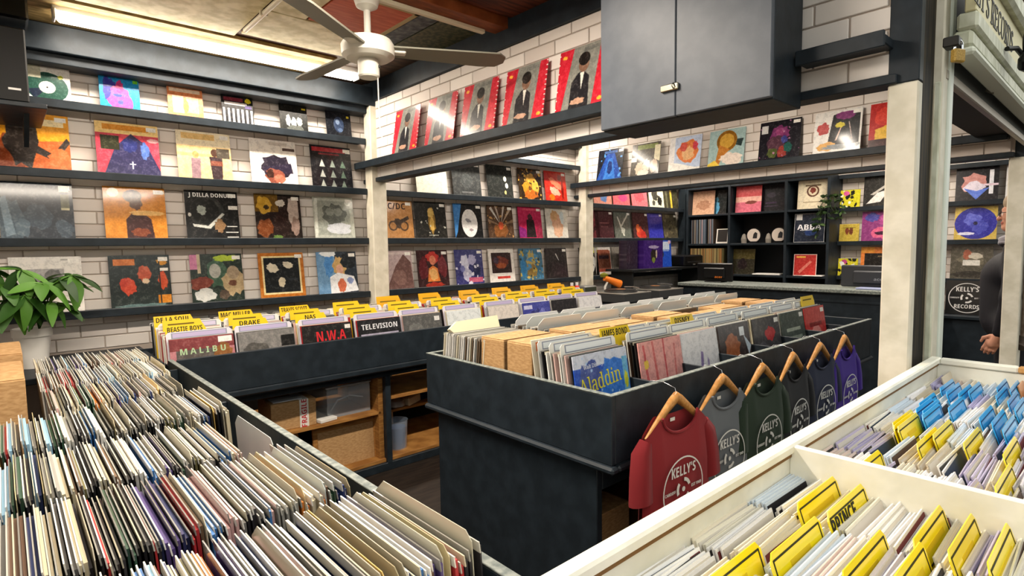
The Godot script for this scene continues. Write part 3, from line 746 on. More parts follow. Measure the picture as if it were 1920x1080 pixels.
func build_left_counter() -> void:
	var t := thing("record_counter", "long dark grey record counter with crowded rows in front of the back wall plant", "counter", Vector3(0, 0, 0))
	var x1 := 0.61
	span(t, "side_board", Vector3(x1 - 0.02, 0.66, -3.25), Vector3(x1, RIM, -0.66), navy, 0.003)
	span(t, "rim_strip", Vector3(x1 - 0.021, RIM, -3.25), Vector3(x1 + 0.001, RIM + 0.004, -0.66), navy_worn, 0.001)
	span(t, "end_board", Vector3(-1.0, 0.66, -0.68), Vector3(x1 - 0.02, RIM, -0.66), navy, 0.003)
	span(t, "bin_floor", Vector3(-1.0, 0.64, -3.7), Vector3(x1, 0.66, -0.66), navy)
	span(t, "base_panel", Vector3(x1 - 0.1, 0.0, -3.25), Vector3(x1 - 0.08, 0.64, -0.7), navy)
	span(t, "worktop", Vector3(-1.0, RIM - 0.06, -4.09), Vector3(0.6, RIM - 0.03, -3.4), navy, 0.003)
	for z in [-1.43, -2.25, -3.035]:
		span(t, "divider", Vector3(0.3, 0.66, z - 0.006), Vector3(x1 - 0.02, RIM - 0.01, z + 0.006), navy, 0.002)
	# rows, numbered from the singles bin
	var fronts := [-0.71, -1.09, -1.47, -1.9, -2.3, -2.69, -3.08]
	var all := []
	var cards := []
	var section := [[0.583, 0, 0.02], [0.525, 0, 0.015], [0.45, 0, 0.01], [0.425, 0, 0.01], [0.555, 1, 0.0], [0.46, 1, 0.01], [0.53, 2, 0.0], [0.5, 3, 0.0], [0.5, 4, 0.0]]
	rng.seed = 5
	for r in fronts.size():
		var x := 0.545 - rng.randf() * 0.06
		if r in [2, 4]:
			x -= 0.06
		if r == 0:
			x = 0.575
		var lean := 0.06
		var run := 0
		var tone = TONES[0]
		while x > (0.1 if r >= 4 else -0.42):
			if run <= 0:
				run = rng.randi_range(1, 3)
				tone = CROWD[rng.randi() % CROWD.size()]
				lean = clampf(lean + rng.randf_range(-0.008, 0.008), 0.04, 0.08)
			run -= 1
			for e in section:
				if e[1] == r and absf(e[0] - 0.02 - x) < 0.006:
					x = e[0] - 0.0275
			var up := rng.randf_range(-0.008, 0.016) + 0.01
			var p := Vector3(x, 0.66 + up + 0.012, fronts[r] - 0.158 + rng.randf_range(-0.012, 0.008))
			all.append({"p": p, "lean": lean, "tone": tone, "row": r, "lip": rng.randi() % 6, "d": p.distance_to(Vector3(0.35, H, 0)) + (0.0 if on_screen(p + Vector3(0, 0.3, 0), 30) else 40.0), "thick": rng.randf_range(0.0032, 0.0056), "liph": rng.randf_range(0.004, 0.014)})
			x -= rng.randf_range(0.0066, 0.0088)
			if rng.randf() < 0.06:
				cards.append([Vector3(x, 0.672, fronts[r] - 0.16), lean, r])
				x -= 0.006
	for e in section:
		cards.append([Vector3(e[0] - 0.02, 0.661 + e[2], fronts[e[1]] - 0.16), 0.06, e[1]])
	all.sort_custom(func(a, b): return a.d < b.d)
	var mm_cov := []
	var mm_lip := []
	var n := 0
	for e in all:
		var rot := Vector3(0, 0, e.lean)
		if n < 300 and e.d < 30.0:
			n += 1
			var o := thing("vinyl_record", "%s LP on edge, %s crowded counter row from the white singles bin" % [e.tone[0], ORD[e.row]], "record", e.p, rot, "LPs in the crowded counter rows")
			part(o, "sleeve", box(Vector3(snappedf(e.thick, 0.0008), 0.313, 0.313)), mat(e.tone[1], 0.45, 0.0, 0.4), Vector3(0, 0.1565, 0))
			part(o, "plastic_edge", box(Vector3(0.0022, 0.02, 0.317)), lip_mats[e.lip], Vector3(-snappedf(e.thick, 0.0008) / 2 - 0.0011, 0.307 + e.liph * 0.6, 0), Vector3(0, 0, 0.1))
		else:
			mm_cov.append([Transform3D(Basis.from_euler(rot), e.p) * Transform3D(Basis.from_scale(Vector3(e.thick, 0.313, 0.313)), Vector3(0, 0.1565, 0)), Color.html(e.tone[1])])
			mm_cov.append([Transform3D(Basis.from_euler(rot), e.p) * Transform3D(Basis.from_scale(Vector3(0.0022, 0.02, 0.317)), Vector3(-e.thick / 2 - 0.0011, 0.31, 0)), Color.html(["e6e2d6", "cfcbbf", "b9b6ac", "f2efe8"][e.lip % 4])])  # plastic edge, its sheen painted as pale tones
	var s := copies(mm_cov, "packed_records", "further rows of packed LPs on edge beyond the nearest ones", "records")
	s.set_meta("kind", "stuff")
	# plastic section cards standing above the rows
	var poly := PackedVector2Array([Vector2(-0.16, 0), Vector2(0.16, 0), Vector2(0.16, 0.325), Vector2(0.125, 0.355), Vector2(-0.145, 0.355), Vector2(-0.16, 0.34)])
	var cm := prism(poly, 0.0016)
	for c in cards:
		var h: String = ["c2b48c", "a9a08a", "b8b39f", "9c8f6c", "aeb6b4", "c9a65c"][rng.randi() % 6]
		var nm: String = {"c2b48c": "sand", "a9a08a": "taupe", "b8b39f": "pale grey", "9c8f6c": "olive", "aeb6b4": "bluish grey", "c9a65c": "ochre"}[h]
		solo("divider_card", "%s plastic divider card, %s crowded counter row from the singles bin" % [nm, ORD[c[2]]], "divider", cm, mat(h, 0.25, 0.0, 0.4), c[0], Vector3(0, PI / 2, 0) + Vector3(0, 0, 0), "plastic dividers in the counter rows").rotate_z(c[1])
	# cardboard boxes at the counter's far end
	carton("brown cardboard mailer box on the record counter below the plant", Vector3(-0.07, 0.66, -3.16), Vector3(0.22, 0.44, 0.4), 0.0)
	carton("second cardboard mailer box on the counter, in front of the first", Vector3(-0.075, 0.66, -2.68), Vector3(0.22, 0.42, 0.42), 0.0)

func copies(list: Array, called: String, label: String, category: String) -> MultiMeshInstance3D:
	var mm := MultiMesh.new()
	mm.transform_format = MultiMesh.TRANSFORM_3D
	mm.use_colors = true
	var bm := BoxMesh.new()
	bm.size = Vector3.ONE
	mm.mesh = bm
	mm.instance_count = list.size()
	for k in list.size():
		mm.set_instance_transform(k, list[k][0])
		mm.set_instance_color(k, (list[k][1] as Color).srgb_to_linear())
	var o := MultiMeshInstance3D.new()
	o.name = num(self, called)
	o.multimesh = mm
	var m := StandardMaterial3D.new()
	m.vertex_color_use_as_albedo = true
	m.roughness = 0.4
	o.material_override = m
	add_child(o)
	tag(o, label, category)
	return o

func carton(label: String, base: Vector3, s: Vector3, turn: float) -> Node3D:
	var o := thing("cardboard_box", label, "box", base, Vector3(0, turn, 0), "cardboard boxes")
	part(o, "body", box(s, 0.003), kraft, Vector3(0, s.y / 2, 0))
	part(o, "flap", box(Vector3(s.x * 0.98, 0.004, s.z * 0.49), 0.001), kraft, Vector3(0, s.y + 0.002, s.z * 0.25))
	part(o, "flap", box(Vector3(s.x * 0.98, 0.004, s.z * 0.49), 0.001), kraft, Vector3(0, s.y + 0.002, -s.z * 0.25))
	return o

# LPs facing +z from zf back to zb, tops leaning away by a
func stack(x: float, zf: float, zb: float, y: float, rise: float, pitch: float, a: float, where: String, group: String, tones: Array, tops := []) -> void:
	var z := zf
	var k := 0
	while z > zb:
		var tone = tones[rng.randi() % tones.size()]
		var f := (zf - z) / (zf - zb)
		var o := thing("filed_album", "%s LP sleeve filed upright %s" % [tone[0], where], "record", Vector3(x + rng.randf_range(-0.004, 0.004), y + rise * f, z), Vector3(-a, 0, 0), group)
		part(o, "sleeve", box(Vector3(0.313, 0.313, 0.0045)), mat(tone[1], 0.45, 0.0, 0.4), Vector3(0, 0.1565, 0))
		part(o, "plastic_edge", box(Vector3(0.317, 0.012, 0.0016)), lip_mats[rng.randi() % 6], Vector3(0, 0.311, -0.004))
		z -= pitch * rng.randf_range(0.85, 1.15)
		k += 1
var tab_mesh: Mesh
func tab_card(x: float, y: float, z: float, a: float, text: String, label: String, hue := "eecb1c", dx := -0.05, group := "yellow name cards") -> void:
	var o := thing("name_card", label, "card", Vector3(x + dx, y, z), Vector3(-a, 0, 0), group)
	part(o, "card", prism(PackedVector2Array([Vector2(-0.1, 0), Vector2(0.1, 0), Vector2(0.1, 0.335), Vector2(0.085, 0.37), Vector2(-0.1, 0.37)]), 0.0018), mat(hue, 0.35, 0.0, 0.3))
	if text != "":
		var l := letters(o, "lettering", text, 0.027, mat("1a1a14", 0.6), Vector3(-0.005, 0.347, 0.0012))
		var w: float = l.mesh.get_aabb().size.x
		l.scale.x = minf(1.0, 0.17 / maxf(w, 0.01))
	else:
		part(o, "printed_line", box(Vector3(0.13, 0.008, 0.0008)), mat("6a5a14", 0.6), Vector3(-0.01, 0.347, 0.0011))
func strip_card(x: float, y: float, z: float, a: float, label: String, frame: String, strip: String, group: String, high := 0.352) -> void:
	var o := thing("divider_card", label, "divider", Vector3(x, y, z), Vector3(-a, 0, 0), group)
	part(o, "card", prism(PackedVector2Array([Vector2(-0.16, 0), Vector2(0.16, 0), Vector2(0.16, high - 0.012), Vector2(0.148, high), Vector2(-0.148, high), Vector2(-0.16, high - 0.012)]), 0.0016), mat(frame, 0.3, 0.0, 0.3))
	part(o, "label_strip", box(Vector3(0.26, 0.022, 0.001)), mat(strip, 0.5), Vector3(0, high - 0.02, 0.0012))
	part(o, "printed_frame", box(Vector3(0.272, 0.03, 0.0006)), mat("8e94a2", 0.5), Vector3(0, high - 0.02, 0.0009))

func build_back_browser() -> void:
	var zf := -3.25
	var t := thing("record_browser", "long dark record browser with open pine shelving below, along the back wall", "browser", Vector3.ZERO)
	span(t, "front_board", Vector3(0.63, 0.74, zf - 0.02), Vector3(4.3, RIM - 0.005, zf), navy, 0.003)
	span(t, "bin_floor", Vector3(0.63, 0.70, -3.9), Vector3(4.3, 0.72, zf), navy)
	span(t, "lip", Vector3(0.63, 0.705, zf - 0.02), Vector3(4.3, 0.74, zf + 0.012), navy, 0.006)
	span(t, "back_board", Vector3(0.5, 0.7, -3.885), Vector3(4.3, 0.93, -3.87), navy)
	span(t, "under_rail", Vector3(0.63, 0.645, -3.36), Vector3(4.3, 0.7, -3.34), navy, 0.002)
	var xs := [0.625, 0.935, 1.285, 1.655, 2.0, 2.335, 2.73, 3.115, 3.45, 3.80, 4.16, 4.28]
	for x in xs:
		span(t, "divider", Vector3(x - 0.008, 0.72, -3.87), Vector3(x + 0.008, 0.9, zf - 0.02), navy, 0.002)
	# shelving under it
	for x in [0.92, 1.875, 2.9, 3.9]:
		span(t, "upright", Vector3(x - 0.02, 0.0, -3.38), Vector3(x + 0.02, 0.66, -3.34), navy, 0.003)
		span(t, "partition", Vector3(x - 0.055, 0.06, -4.0), Vector3(x - 0.02, 0.66, -3.38), pine, 0.002)
	span(t, "plinth", Vector3(0.63, 0.0, -3.4), Vector3(4.3, 0.055, -3.34), navy, 0.003)
	span(t, "shelf_board", Vector3(0.64, 0.055, -4.02), Vector3(4.3, 0.08, -3.36), pine, 0.002)
	span(t, "shelf_board", Vector3(0.94, 0.385, -4.02), Vector3(1.84, 0.405, -3.38), pine, 0.002)
	span(t, "shelf_board", Vector3(1.9, 0.47, -4.02), Vector3(2.84, 0.49, -3.38), pine, 0.002)
	span(t, "shelf_board", Vector3(1.9, 0.3, -4.02), Vector3(2.84, 0.32, -3.62), pine, 0.002)
	span(t, "back_panel", Vector3(0.63, 0.0, -4.06), Vector3(4.3, 0.7, -4.03), mat("17181a", 0.8))
	# things on the shelves
	var fb := thing("cardboard_box", "brown parcel with red and white warning tape on the pine shelf", "box", Vector3(1.28, 0.405, -3.56), Vector3(0, -0.05, 0))
	part(fb, "body", box(Vector3(0.27, 0.17, 0.28), 0.003), kraft, Vector3(0, 0.085, 0))
	part(fb, "tape", box(Vector3(0.055, 0.174, 0.284), 0.001), mat("d9d6cf", 0.4), Vector3(0.06, 0.086, 0))
	letters(fb, "lettering", "FRAGILE", 0.032, mat("b3202c", 0.5), Vector3(0.06, 0.085, 0.1425), Vector3(0, 0, PI / 2))
	part(fb, "packing_label", box(Vector3(0.17, 0.004, 0.12)), mat("c9cdd2", 0.3), Vector3(-0.03, 0.174, 0.06))
	var tub := thing("storage_tub", "clear plastic storage tub of cables on the pine shelf", "tub", Vector3(1.65, 0.405, -3.62))
	var cl := clear("c6ccd4", 0.3)
	part(tub, "front_wall", box(Vector3(0.3, 0.2, 0.004)), cl, Vector3(0, 0.1, 0.16))
	part(tub, "side_wall", box(Vector3(0.004, 0.2, 0.32)), cl, Vector3(-0.15, 0.1, 0))
	part(tub, "side_wall", box(Vector3(0.004, 0.2, 0.32)), cl, Vector3(0.15, 0.1, 0))
	part(tub, "bottom", box(Vector3(0.3, 0.006, 0.32)), mat("3a3c40", 0.4), Vector3(0, 0.003, 0))
	part(tub, "rim", box(Vector3(0.32, 0.012, 0.012), 0.003), mat("b9bfc6", 0.3), Vector3(0, 0.2, 0.162))
	part(tub, "cable", tube([Vector3(-0.1, 0.03, 0.1), Vector3(-0.06, 0.1, 0.12), Vector3(0.02, 0.12, 0.13), Vector3(0.12, 0.09, 0.12)], 0.005), mat("e8e8ea", 0.4))
	solo("paper_stack", "loose stack of white paper beside the plastic tub on the pine shelf", "paper", box(Vector3(0.12, 0.02, 0.26), 0.002), mat("d8d6d0", 0.6), Vector3(1.46, 0.416, -3.53), Vector3(0, 0.2, 0))
	var dr := thing("pine_door", "pine framed panel door leaning in the lower shelf", "panel", Vector3(1.62, 0.08, -3.45), Vector3(-0.06, 0, 0))
	part(dr, "panel", box(Vector3(0.42, 0.29, 0.012)), kraft, Vector3(0, 0.145, 0))
	part(dr, "top_rail", box(Vector3(0.44, 0.045, 0.022), 0.003), pine, Vector3(0, 0.272, 0.004))
	part(dr, "stile", box(Vector3(0.03, 0.29, 0.022), 0.003), pine, Vector3(-0.21, 0.14, 0.004))
	part(dr, "stile", box(Vector3(0.02, 0.29, 0.022), 0.003), pine, Vector3(0.205, 0.14, 0.004))
	carton("plain brown carton in the shadow of the lower pine shelf", Vector3(1.22, 0.08, -3.7), Vector3(0.26, 0.24, 0.26), 0.0)
	carton("brown carton at the far left of the lower shelf", Vector3(0.76, 0.08, -3.7), Vector3(0.2, 0.22, 0.26), 0.0)
	var jar := thing("plastic_jar", "clear plastic bin holding blue stock beside the dark upright", "jar", Vector3(2.02, 0.08, -3.5))
	part(jar, "wall", lathe([Vector2(0.07, 0), Vector2(0.08, 0.2), Vector2(0.083, 0.2)], 20), clear("b4c4d8", 0.3))
	part(jar, "contents", lathe([Vector2(0, 0.004), Vector2(0.06, 0.004), Vector2(0.066, 0.15), Vector2(0, 0.16)], 16), mat("3a4a6a", 0.5))
	var bag := thing("plastic_bag", "crumpled clear bag and cream packet on the half shelf", "bag", Vector3(2.2, 0.32, -3.7))
	part(bag, "packet", box(Vector3(0.14, 0.07, 0.1), 0.01), mat("cfc2a4", 0.6), Vector3(0.05, 0.035, 0.02), Vector3(0, 0.3, 0.1))
	part(bag, "film", lathe([Vector2(0, 0), Vector2(0.07, 0.01), Vector2(0.06, 0.05), Vector2(0.02, 0.075), Vector2(0, 0.08)], 9), mat("a9a7a2", 0.25), Vector3(-0.08, 0, 0.03))
	carton("dark blue carton on the half shelf", Vector3(2.45, 0.32, -3.8), Vector3(0.2, 0.1, 0.2), 0.0).get_child(0).material_override = mat("26305a", 0.6)
	# records
	var fronts := [
		[0.775, "pink LP sleeve with letter blocks at the front of the first browser compartment", "b87a80", "r 0 0 1 .2 7c3a3c;r .1 .2 .8 .3 5a5450;b .8 .3 .14 .16 8a5a30;r .74 .02 .22 .1 f0ece8;b .2 .8 .3 .14 c88a90;r 0 .5 1 .5 c9868c"],
		[1.11, "silver-grey LP sleeve with black sticker in the second browser compartment", "7c7a78", "b .5 .6 .3 .2 9a9896;r .74 .12 .24 .2 141414;r .78 .36 .18 .1 d8d6d2;b .3 .3 .2 .1 54524f"],
		[1.47, "black LP sleeve with red letters in the third browser compartment", "1c1a1a", "b .4 .8 .3 .14 4a4a48;b .8 .7 .16 .16 6a5a50;r .86 .05 .12 .08 e8e4e0"],
		[1.83, "black-topped LP sleeve with a pale lilac panel in the fourth browser compartment", "1b1b1e", "r .06 .3 .86 .7 a9a4b8;b .5 .7 .16 .3 c9b8b0;b .5 .5 .1 .1 8a6a5a"],
		[2.165, "mirror-grey LP sleeve with a pale arch in the fifth browser compartment", "565655", "b .5 .7 .08 .24 c2c2c0;b .3 .4 .2 .2 6c6c6a;r .8 .08 .14 .1 e0dedc"],
		[2.53, "white LP sleeve with a red crescent in the sixth browser compartment", "dde3e4", "b .5 .85 .4 .12 c83a34;b .45 .5 .14 .16 8a5a48;b .7 .5 .2 .2 b8ccd4"],
		[2.92, "cream LP sleeve with a red and black title bar in the seventh browser compartment", "d8d0c8", "r .2 .4 .35 .1 5a4a48;r .55 .4 .3 .1 c2383a"],
		[3.28, "violet-blue LP sleeve in the eighth browser compartment", "3f459a", "b .5 .5 .3 .3 2a2f74;b .7 .4 .16 .2 6a70c0;r .05 .08 .3 .1 c8caea"],
		[3.62, "black and white LP sleeve in the ninth browser compartment", "222024", "r .1 .5 .3 .2 d8d4d0;r .5 .55 .4 .14 c8b8a8;b .7 .8 .2 .1 b89a88"],
		[3.97, "white LP sleeve with a grey arc in the last browser compartment", "e2e2e4", "e .5 .75 .3 .3 6a6a80;e .5 .8 .18 .2 9a98b0"]]
	var mixed := [TONES[0], TONES[2], TONES[3], TONES[5], TONES[8], TONES[9], TONES[12], TONES[19], TONES[7], TONES[17]]
	var texts := [["DE LA SOUL", "BEASTIE BOYS"], ["MAC MILLER", "DRAKE"], ["TRAVIS SCOTT", "NAS"], ["", ""], ["", ""], ["", ""], ["", ""], ["", ""], ["", ""], ["", ""]]
	var words := ["pink", "silver-grey", "red-lettered", "black-topped", "mirror-grey", "red-crescent", "title-bar", "violet-blue", "black and white", "grey-arc"]
	rng.seed = 21
	var a := 0.2
	for k in fronts.size():
		var f = fronts[k]
		var fc := cover(f[1], f[2], f[3], Vector3(f[0], 0.728, zf - 0.045), Vector3(-a, 0, 0), 0.313, "front records of the wall browser")
		match k:
			0:
				letters(fc, "lettering", "M A L I B U", 0.032, mat("a8c49a"), Vector3(0, 0.245, 0.0024))
			2:
				letters(fc, "lettering", "N.W.A", 0.06, mat("c8242c"), Vector3(0.02, 0.24, 0.0024), Vector3.ZERO, 0.8)
			3:
				letters(fc, "lettering", "TELEVISION", 0.034, mat("dcdce0"), Vector3(0.0, 0.265, 0.0024))
		var where := "behind the wall browser's %s front sleeve" % words[k]
		stack(f[0], zf - 0.06, zf - 0.52, 0.728, 0.05, 0.034, a, where, "LPs filed in the wall browser", mixed)
		strip_card(f[0], 0.726, zf - 0.083, a, "white divider card with pale strip just " + where, "dedbe4", "b9aed0", "strip dividers in the wall browser")
		strip_card(f[0] + 0.005, 0.745, zf - 0.3, a, "white divider card halfway back " + where, "e2e0dc", "c6bfd8", "strip dividers in the wall browser", 0.36)
		tab_card(f[0], 0.735, zf - 0.15, a, texts[k][1], "yellow name card nearest " + where, "eccb1c", -0.05)
		tab_card(f[0], 0.752, zf - 0.26, a, "", "second yellow name card " + where, "e9c522", -0.04)
		tab_card(f[0], 0.768, zf - 0.38, a, texts[k][0], "yellow name card furthest " + where, "e6c01e" if k < 4 else "dca41c", -0.06)
		if k > 3:
			tab_card(f[0], 0.776, zf - 0.46, a, "", "orange-yellow name card at the very back " + where, "e2a81c", -0.02)

func build_island() -> void:
	var t := thing("island_browser", "dark grey island record browser hung with T-shirts", "browser", Vector3.ZERO)
	var xa := 1.465
	var xb := 4.14
	var za := -1.146
	var zb := -2.244
	var RIM := 1.0
	var LOW := 0.765
	span(t, "end_board", Vector3(xa, LOW, zb), Vector3(xa + 0.02, RIM, za), navy, 0.003)
	span(t, "end_board", Vector3(xb - 0.02, LOW, zb), Vector3(xb, RIM, za), navy, 0.003)
	span(t, "front_board", Vector3(xa + 0.02, LOW, za - 0.02), Vector3(xb - 0.02, RIM, za), navy, 0.003)
	span(t, "back_board", Vector3(xa + 0.02, LOW, zb), Vector3(xb - 0.02, RIM, zb + 0.02), navy, 0.003)
	for e in [[Vector3(xa - 0.001, RIM, zb), Vector3(xa + 0.021, RIM + 0.004, za)], [Vector3(xa + 0.022, RIM, za - 0.021), Vector3(xb, RIM + 0.004, za + 0.001)], [Vector3(xa + 0.022, RIM, zb), Vector3(xb, RIM + 0.004, zb + 0.021)]]:
		span(t, "rim_strip", e[0], e[1], navy_worn, 0.001)
	span(t, "bin_floor", Vector3(xa + 0.02, 0.775, zb + 0.02), Vector3(xb - 0.02, 0.79, za - 0.02), navy)
	for e in [[Vector3(xa - 0.018, LOW - 0.025, zb), Vector3(xa + 0.02, LOW, za + 0.018)], [Vector3(xa + 0.02, LOW - 0.025, za - 0.02), Vector3(xb, LOW, za + 0.018)]]:
		span(t, "lip_moulding", e[0], e[1], navy, 0.008)
	span(t, "side_panel", Vector3(xa + 0.02, 0, zb + 0.06), Vector3(xa + 0.05, LOW - 0.02, za - 0.08), navy, 0.003)
	span(t, "under_rail", Vector3(xa + 0.05, LOW - 0.12, za - 0.1), Vector3(xb - 0.05, LOW - 0.02, za - 0.08), navy, 0.003)
	span(t, "side_panel", Vector3(xb - 0.05, 0, zb + 0.06), Vector3(xb - 0.02, LOW - 0.02, za - 0.08), navy, 0.003)
	span(t, "back_panel", Vector3(xa + 0.05, 0, -1.75), Vector3(xb - 0.05, LOW - 0.02, -1.72), mat("15171a", 0.8))
	span(t, "shelf_board", Vector3(xa + 0.05, 0.3, -1.72), Vector3(xb - 0.05, 0.32, za - 0.1), pine)
	for x in [1.815, 2.19, 2.51, 2.855, 3.215, 3.545, 3.88]:
		span(t, "divider", Vector3(x - 0.006, 0.79, zb + 0.02), Vector3(x + 0.006, RIM - 0.02, za - 0.02), navy, 0.002)
	carton("carton on the shelf inside the island browser", Vector3(1.7, 0.32, -1.45), Vector3(0.2, 0.16, 0.26), 0.0)
	var fronts := [
		[1.648, "bright blue LP sleeve with yellow lettering at the island's near corner", "2450b8", "r 0 0 1 .16 cfd4e4;b .7 .4 .3 .3 3a78d4;b .3 .3 .2 .2 4a5a9c;r .88 .12 .1 .8 6ab0d8;b .93 .4 .04 .1 d8d840;b .3 .8 .2 .1 1a3a94;s 26 .014 a8c8f0;b .85 .85 .1 .1 1a3fc0"],
		[2.04, "coral pink line-drawn LP sleeve at the island front", "e4a09a", "p .1 .05 .14 .05 .2 1 .14 1 cc5a5c;p .3 .02 .34 .02 .42 1 .36 1 d06a68;p .55 .0 .58 .0 .6 1 .56 1 c85458;p .8 .1 .83 .1 .78 1 .74 1 d47470;b .14 .3 .05 .06 e8c04a;b .7 .75 .2 .12 d67c78"],
		[2.35, "white LP sleeve with purple strokes at the island front", "e9e7ea", "p .4 .9 .5 .3 .56 .32 .5 .9 8a78a8;p .6 .8 .66 .4 .7 .45 .7 .8 a89cc0;b .85 .85 .1 .14 8a4a3a;b .3 .75 .1 .14 b8b0d0"],
		[2.68, "dark LP sleeve with rust shapes and white label at the island front", "3a2e2c", "b .4 .4 .24 .24 a05a34;r .66 .08 .16 .14 e8ecf0;p .78 .2 1 .4 .9 .55 c0ccd8;b .5 .8 .3 .14 241c1c"],
		[3.04, "charcoal LP sleeve with a red patch at the island front", "3f3d40", "b .6 .3 .18 .12 b83034;b .3 .6 .2 .2 56545a;n"],
		[3.38, "grey-green LP sleeve with printed lines at the island front", "47504a", "r .2 .3 .6 .06 a8b0a0;r .15 .45 .7 .06 8a9488;r .2 .6 .6 .05 9aa494;r .3 .75 .4 .05 7c877c;n"],
		[3.71, "red LP sleeve with dark marks at the island's far end", "c23a38", "b .5 .5 .2 .2 e08a84;r .2 .3 .6 .08 8a2424;b .3 .7 .12 .1 7a2020;n"]]
	var words := ["blue", "coral", "purple-stroked", "rust", "charcoal", "grey-green", "red"]
	var soft := [TONES[2], TONES[3], TONES[0], TONES[7], TONES[8], TONES[4], TONES[17], TONES[11], TONES[19]]
	var plain := [["clear-sleeved grey", "b4b2ac"], ["clear-sleeved white", "dcdad6"], ["clear-sleeved brown", "6a5846"], ["clear-sleeved cream", "cfc6b0"]]
	var a := 0.16
	rng.seed = 33
	for k in fronts.size():
		var f = fronts[k]
		var fc := cover(f[1], f[2], f[3], Vector3(f[0], 0.793, za - 0.15), Vector3(-a, 0, 0), 0.313, "front records of the island browser")
		if k == 0:
			letters(fc, "lettering", "Aladdin", 0.055, mat("e2d63a", 0.4), Vector3(-0.015, 0.205, 0.0026), Vector3(0, 0, 0.1), 0.85, serif)
			letters(fc, "lettering", "Walt Disney", 0.014, mat("e8ecf4", 0.4), Vector3(-0.05, 0.268, 0.0026), Vector3(0, 0, 0.05), 1.0, serif)
		var where := "behind the island's %s front sleeve" % words[k]
		stack(f[0], za - 0.162, za - 0.3, 0.793, 0.0, 0.019, a, where, "LPs filed in the island browser", soft)
		strip_card(f[0], 0.795, za - 0.2, a, "white strip divider nearest " + where, "f0efe8", "e6ecee", "strip dividers in the island", 0.35)
		strip_card(f[0] + 0.004, 0.798, za - 0.26, a, "white strip divider halfway " + where, "eeede6", "dde6ea", "strip dividers in the island", 0.345)
		strip_card(f[0] - 0.003, 0.8, za - 0.315, a, "white strip divider furthest " + where, "f2f0ea", "e2e8ea", "strip dividers in the island", 0.345)
		# mailer boxes in the middle
		for q in 2:
			var z := za - 0.47 - q * 0.165 + (0.0 if k % 2 else -0.02)
			if k == 4 and q == 1:
				continue
			carton("brown mailer carton %s, %s" % ["nearer the T-shirts" if q == 0 else "nearer the back wall", where], Vector3(f[0] - 0.005, 0.79, z), Vector3(0.28, 0.325 - 0.008 * (k % 3), 0.145), 0.0)
		# plain sleeves facing the other way
		var zz := za - 0.74
		stack(f[0] + 0.01, zz, zb + 0.06, 0.792, 0.0, 0.016 if k == 0 else 0.03, -0.12, "far " + where, "clear-sleeved LPs in the island's rear half", plain)
		if k > 0:
			for q in 3:
				var zc := zz - 0.05 - q * 0.09
				solo("divider_card", "tall milky divider, %s of three far %s" % [ORD[q], where], "divider", prism(PackedVector2Array([Vector2(-0.155, 0), Vector2(0.155, 0), Vector2(0.155, 0.345), Vector2(0.14, 0.365), Vector2(-0.12, 0.365), Vector2(-0.155, 0.335)]), 0.0018), mat(["ecedea", "e2e6e3", "f0f0f0"][q], 0.25, 0.0, 0.4), Vector3(f[0] + 0.01 * (q - 1), 0.792, zc - 0.008), Vector3(0.12, 0, 0), "milky dividers in the island's rear half")
	tab_card(1.86, 0.8, za - 0.235, a, "JAMES BOND", "yellow name card with a two-word name behind the blue sleeve", "eccb1c", 0.0)
	tab_card(2.4, 0.8, za - 0.235, a, "DISNEY", "yellow name card behind the white purple-stroked sleeve", "eccb1c", -0.03)
	tab_card(3.72, 0.8, za - 0.19, a, "", "small yellow name card behind the island's red sleeve", "eccb1c", 0.02)
	var oc := strip_banner(Vector3(1.64, 0.795, za - 0.345), a)
	var cr_ := solo("cream_bag", "folded cream paper bag lying on the clear-sleeved records at the island's corner", "bag", prism(PackedVector2Array([Vector2(-0.15, 0), Vector2(-0.12, -0.03), Vector2(0.15, -0.03), Vector2(0.15, 0.03), Vector2(-0.1, 0.03)]), 0.02), mat("ded4b4", 0.6), Vector3(1.66, 1.125, zb + 0.12), Vector3(-0.3, 0, 0.03))
	cr_.set_meta("group", "")
func strip_banner(p: Vector3, a: float) -> Node3D:
	var o := thing("divider_card", "cream card with an orange printed band behind the island's blue sleeve", "divider", p, Vector3(-a, 0, 0))
	part(o, "card", box(Vector3(0.316, 0.35, 0.003), 0.001), mat("e6ddc8", 0.4, 0.0, 0.3), Vector3(0, 0.175, 0))
	part(o, "orange_band", box(Vector3(0.27, 0.035, 0.001)), mat("c0642c", 0.5), Vector3(0, 0.322, 0.0018))
	for k in 3:
		part(o, "printed_mark", box(Vector3(0.07, 0.008, 0.0008)), mat("f0d8b8", 0.5), Vector3(-0.085 + k * 0.085, 0.326, 0.0026), Vector3(0, 0, 0.05))
	return o

